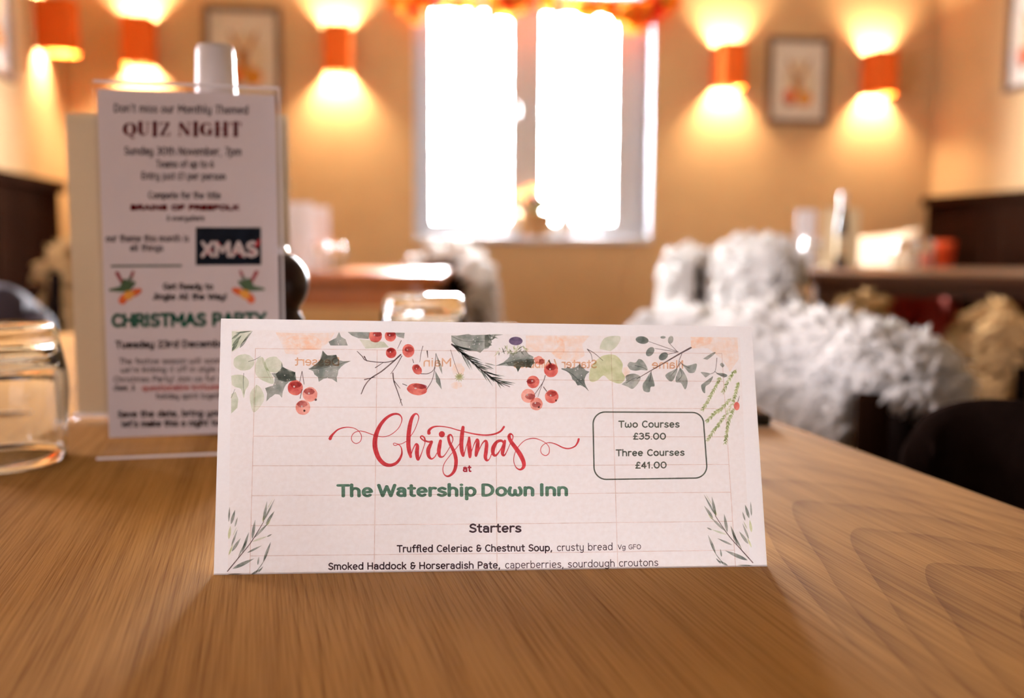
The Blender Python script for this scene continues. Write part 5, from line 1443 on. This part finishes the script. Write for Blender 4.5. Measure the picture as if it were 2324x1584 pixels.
# ------------------------------------------------------------------ framed paintings
def painting(label, cpos, rz, w, h, seed, hare=True):
    t = thing('framed_painting', label, 'painting', (cpos.x, cpos.y, cpos.z), rz, 'framed watercolours')
    fw = .028
    mb = MB()
    mb.box((-w / 2 + fw / 2, -.012, 0), (fw, .024, h), bev=.004); mb.box((w / 2 - fw / 2, -.012, 0), (fw, .024, h), bev=.004)
    mb.box((0, -.012, h / 2 - fw / 2), (w - 2 * fw + .002, .024, fw), bev=.004); mb.box((0, -.012, -h / 2 + fw / 2), (w - 2 * fw + .002, .024, fw), bev=.004)
    mb.build('picture_frame', M['frame_wood'], t)
    mb = MB(); mb.box((0, -.006, 0), (w - 1.6 * fw, .004, h - 1.6 * fw)); mb.build('mount', M['mat_board'], t)
    # loose watercolour animal: ears, head, body washes
    mb = MB(); k = h
    lay = [0]
    def bl(cx, cz, rx, rz_, rot, mat):
        lay[0] += 1
        pts = []
        for i in range(18):
            a = 2 * math.pi * i / 18
            x, z = rx * math.cos(a), rz_ * math.sin(a)
            pts.append(((cx + x * math.cos(rot) - z * math.sin(rot)) * k, -.0083 - lay[0] * 1e-4, (cz + x * math.sin(rot) + z * math.cos(rot)) * k))
        mb.add(pts, [tuple(range(18))], mat)
    bl(.02, -.03, .20, .27, 0, 0)
    bl(.09, -.20, .10, .09, .3, 1); bl(-.10, -.19, .075, .10, .2, 2); bl(.0, -.06, .055, .13, .1, 1)
    bl(-.08, .14, .02, .12, .45, 3); bl(.09, .15, .02, .12, -.45, 3); bl(.0, .02, .045, .055, 0, 3); bl(.0, -.06, .03, .06, 0, 3); bl(-.10, -.27, .05, .03, 0, 3)
    bl(-.06, .12, .012, .09, .45, 1); bl(.075, .13, .012, .09, -.45, 1)
    mb.build('watercolour', [mat_solid('wash_cream', (.84, .72, .56), rough=.9, spec=.1, vary=.15, scale=14), mat_solid('wash_amber', (.80, .33, .05), rough=.9, spec=.1, vary=.3, scale=20), mat_solid('wash_rust', (.68, .10, .02), rough=.9, spec=.1, vary=.3, scale=20), mat_solid('wash_umber', (.26, .10, .04), rough=.9, spec=.1, vary=.3, scale=20)], t)
    mb = MB(); mb.box((0, -.018, 0), (w - 2 * fw + .004, .002, h - 2 * fw + .004)); mb.build('glazing', M['pane'], t)
    return t
def wall_pic(px0, px1, py0, py1, lab, seed):
    a, b = on_y(px0, (py0 + py1) / 2, FAR_Y), on_y(px1, (py0 + py1) / 2, FAR_Y)
    m = (px0 + px1) / 2
    z0, z1 = on_y(m, py1, FAR_Y).z, on_y(m, py0, FAR_Y).z
    painting(lab, Vector(((a.x + b.x) / 2, FAR_Y - .0005, (z0 + z1) / 2)), 0, b.x - a.x, z1 - z0, seed)
wall_pic(463, 641, 14, 243, 'framed watercolour behind the white bottle cap, left of the window', 1)
wall_pic(1738, 1880, 84, 284, 'framed watercolour between the two lamps right of the window', 2)
a = on_x(18, 90, LEFT_X); zb_ = on_x(18, 186, LEFT_X).z
painting('framed picture cut off at the left edge, on the left wall', Vector((LEFT_X + .0005, a.y - .17, zb_ + .24)), math.radians(90), .34, .48, 3)
a = on_x(2290, 100, RIGHT_X); zb_ = on_x(2292, 212, RIGHT_X).z
painting('framed picture cut off at the right edge, on the right wall', Vector((RIGHT_X - .0005, a.y - .17, zb_ + .24)), math.radians(-90), .34, .48, 4)

# ------------------------------------------------------------------ window sill pot and leaf garland
sp = on_y(1216, 545, FAR_Y + 0.03)
sill_z = wz0 + .032
pot = thing('plant_pot', 'tan flower pot with dried flowers on the window sill', 'plant', (sp.x, FAR_Y + .035, sill_z))
mb = MB(); mb.lathe([(0, 0), (.066, 0), (.070, .004), (.080, .105), (.086, .107), (.086, .122), (.078, .122), (.074, .11), (0, .108)], 28); mb.v = [(x * 1.1, y * .62, z) for x, y, z in mb.v]; mb.build('pot', M['pot'], pot)
rgp = random.Random(2)
mb = MB()
for k in range(46):
    a, r = rgp.random() * 6.28, rgp.uniform(.01, .085)
    x, y, z = r * math.cos(a), r * math.sin(a) * .6, .115 + rgp.uniform(0, .05)
    d = Vector((math.cos(a), math.sin(a) * .6, rgp.uniform(.2, .9))).normalized(); s = d.cross(Vector((0, 0, 1))).normalized() * .012
    p = Vector((x, y, z)); L = rgp.uniform(.03, .06)
    mb.add([p, p + d * L * .5 + s, p + d * L, p + d * L * .5 - s], [(0, 1, 2, 3)], 0)
mb.build('foliage', M['leaf_green'], pot)
mb = MB()
for k in range(26):
    a, r = rgp.random() * 6.28, rgp.uniform(0, .055)
    mb.lathe([(0, -.016), (.014, -.01), (.018, 0), (.013, .012), (0, .016)], 8, (r * math.cos(a), r * math.sin(a) * .6, .14 + rgp.uniform(0, .045)))
mb.build('dried_flowers', M['soil_flower'], pot)
mb = MB()
for (x, z) in ((-.085, .21), (-.03, .235), (.05, .185), (.06, .17), (.0, .23), (-.06, .19)):
    for q in range(5):
        a = q * 6.283 / 5
        p = Vector((x, -.02, z)); e = Vector((math.cos(a) * .02, -.008, math.sin(a) * .02)); s = Vector((-math.sin(a) * .008, 0, math.cos(a) * .008))
        mb.add([p, p + e * .6 + s, p + e, p + e * .6 - s], [(0, 1, 2, 3)], 0)
    mb.tube([(x * .5, 0, .11), (x, -.018, z)], .002, 5, 0)
mb.build('orange_flowers', M['orange_petal'], pot)
for px, w_, h_, lab in ((1284, .045, .105, 'white ceramic jar on the window sill right of the flower pot'), (1158, .04, .07, 'small white ceramic jar on the window sill left of the flower pot')):
    p = on_y(px, 545, FAR_Y + .03)
    mb = MB(); mb.lathe([(0, 0), (w_ * .8, 0), (w_ * .95, h_ * .08), (w_, h_ * .5), (w_ * .8, h_ * .8), (w_ * .55, h_ * .9), (w_ * .6, h_), (w_ * .5, h_), (w_ * .45, h_ * .9), (0, h_ * .85)], 24); mb.v = [(x, y * .8, z) for x, y, z in mb.v]
    o = mb.build('ceramic_jar', M['ceramic']); o.location = (p.x, FAR_Y + .045, sill_z + .0002); tag(o, lab, 'jar')

gar = thing('leaf_garland', 'red and orange autumn-leaf garland hung across the top of the window', 'garland', (0, 0, 0))
rgl = random.Random(4)
gp = [on_y(x, y, FAR_Y - .085) for x, y in ((900, 2), (960, 14), (1060, 22), (1150, 10), (1200, -6), (1290, 8), (1380, 22), (1430, 50), (1470, 20), (1520, 2))]
gl_ = catmull([tuple(p) for p in gp], 10)
gar.location = Vector(gl_[0])
loc0 = Vector(gl_[0])
mb = MB(); mb.tube([Vector(p) - loc0 for p in gl_], .005, 6); mb.build('twine', M['twine'], gar)
LEAF = [(0, 0), (.18, .12), (.42, .05), (.36, .28), (.62, .42), (.40, .52), (.46, .78), (.22, .70), (0, 1.05)]
LEAF = LEAF + [(-x, y) for x, y in LEAF[::-1][1:-1]]
mats_ = [M['leaf_red'], M['leaf_orange'], M['leaf_amber']]
mb = MB()
for i in range(170):
    p = Vector(gl_[rgl.randrange(len(gl_))]) - loc0 + Vector((rgl.uniform(-.02, .02), rgl.uniform(-.02, .012), rgl.uniform(-.02, .03)))
    s = rgl.uniform(.045, .085)
    R = Matrix.Rotation(rgl.uniform(-.7, .7), 3, 'Z') @ Matrix.Rotation(rgl.uniform(-.6, .6), 3, 'X') @ Matrix.Rotation(rgl.uniform(-3.14, 3.14), 3, 'Y')
    vs = [p + R @ Vector((x * s, .25 * s * x * x, y * s)) for x, y in LEAF]
    c = p + R @ Vector((0, 0, .45 * s))
    n = len(vs)
    mb.add(vs + [c], [(k, (k + 1) % n, n) for k in range(n)], rgl.choice([0, 0, 1, 1, 1, 2]))
mb.build('leaves', mats_, gar)
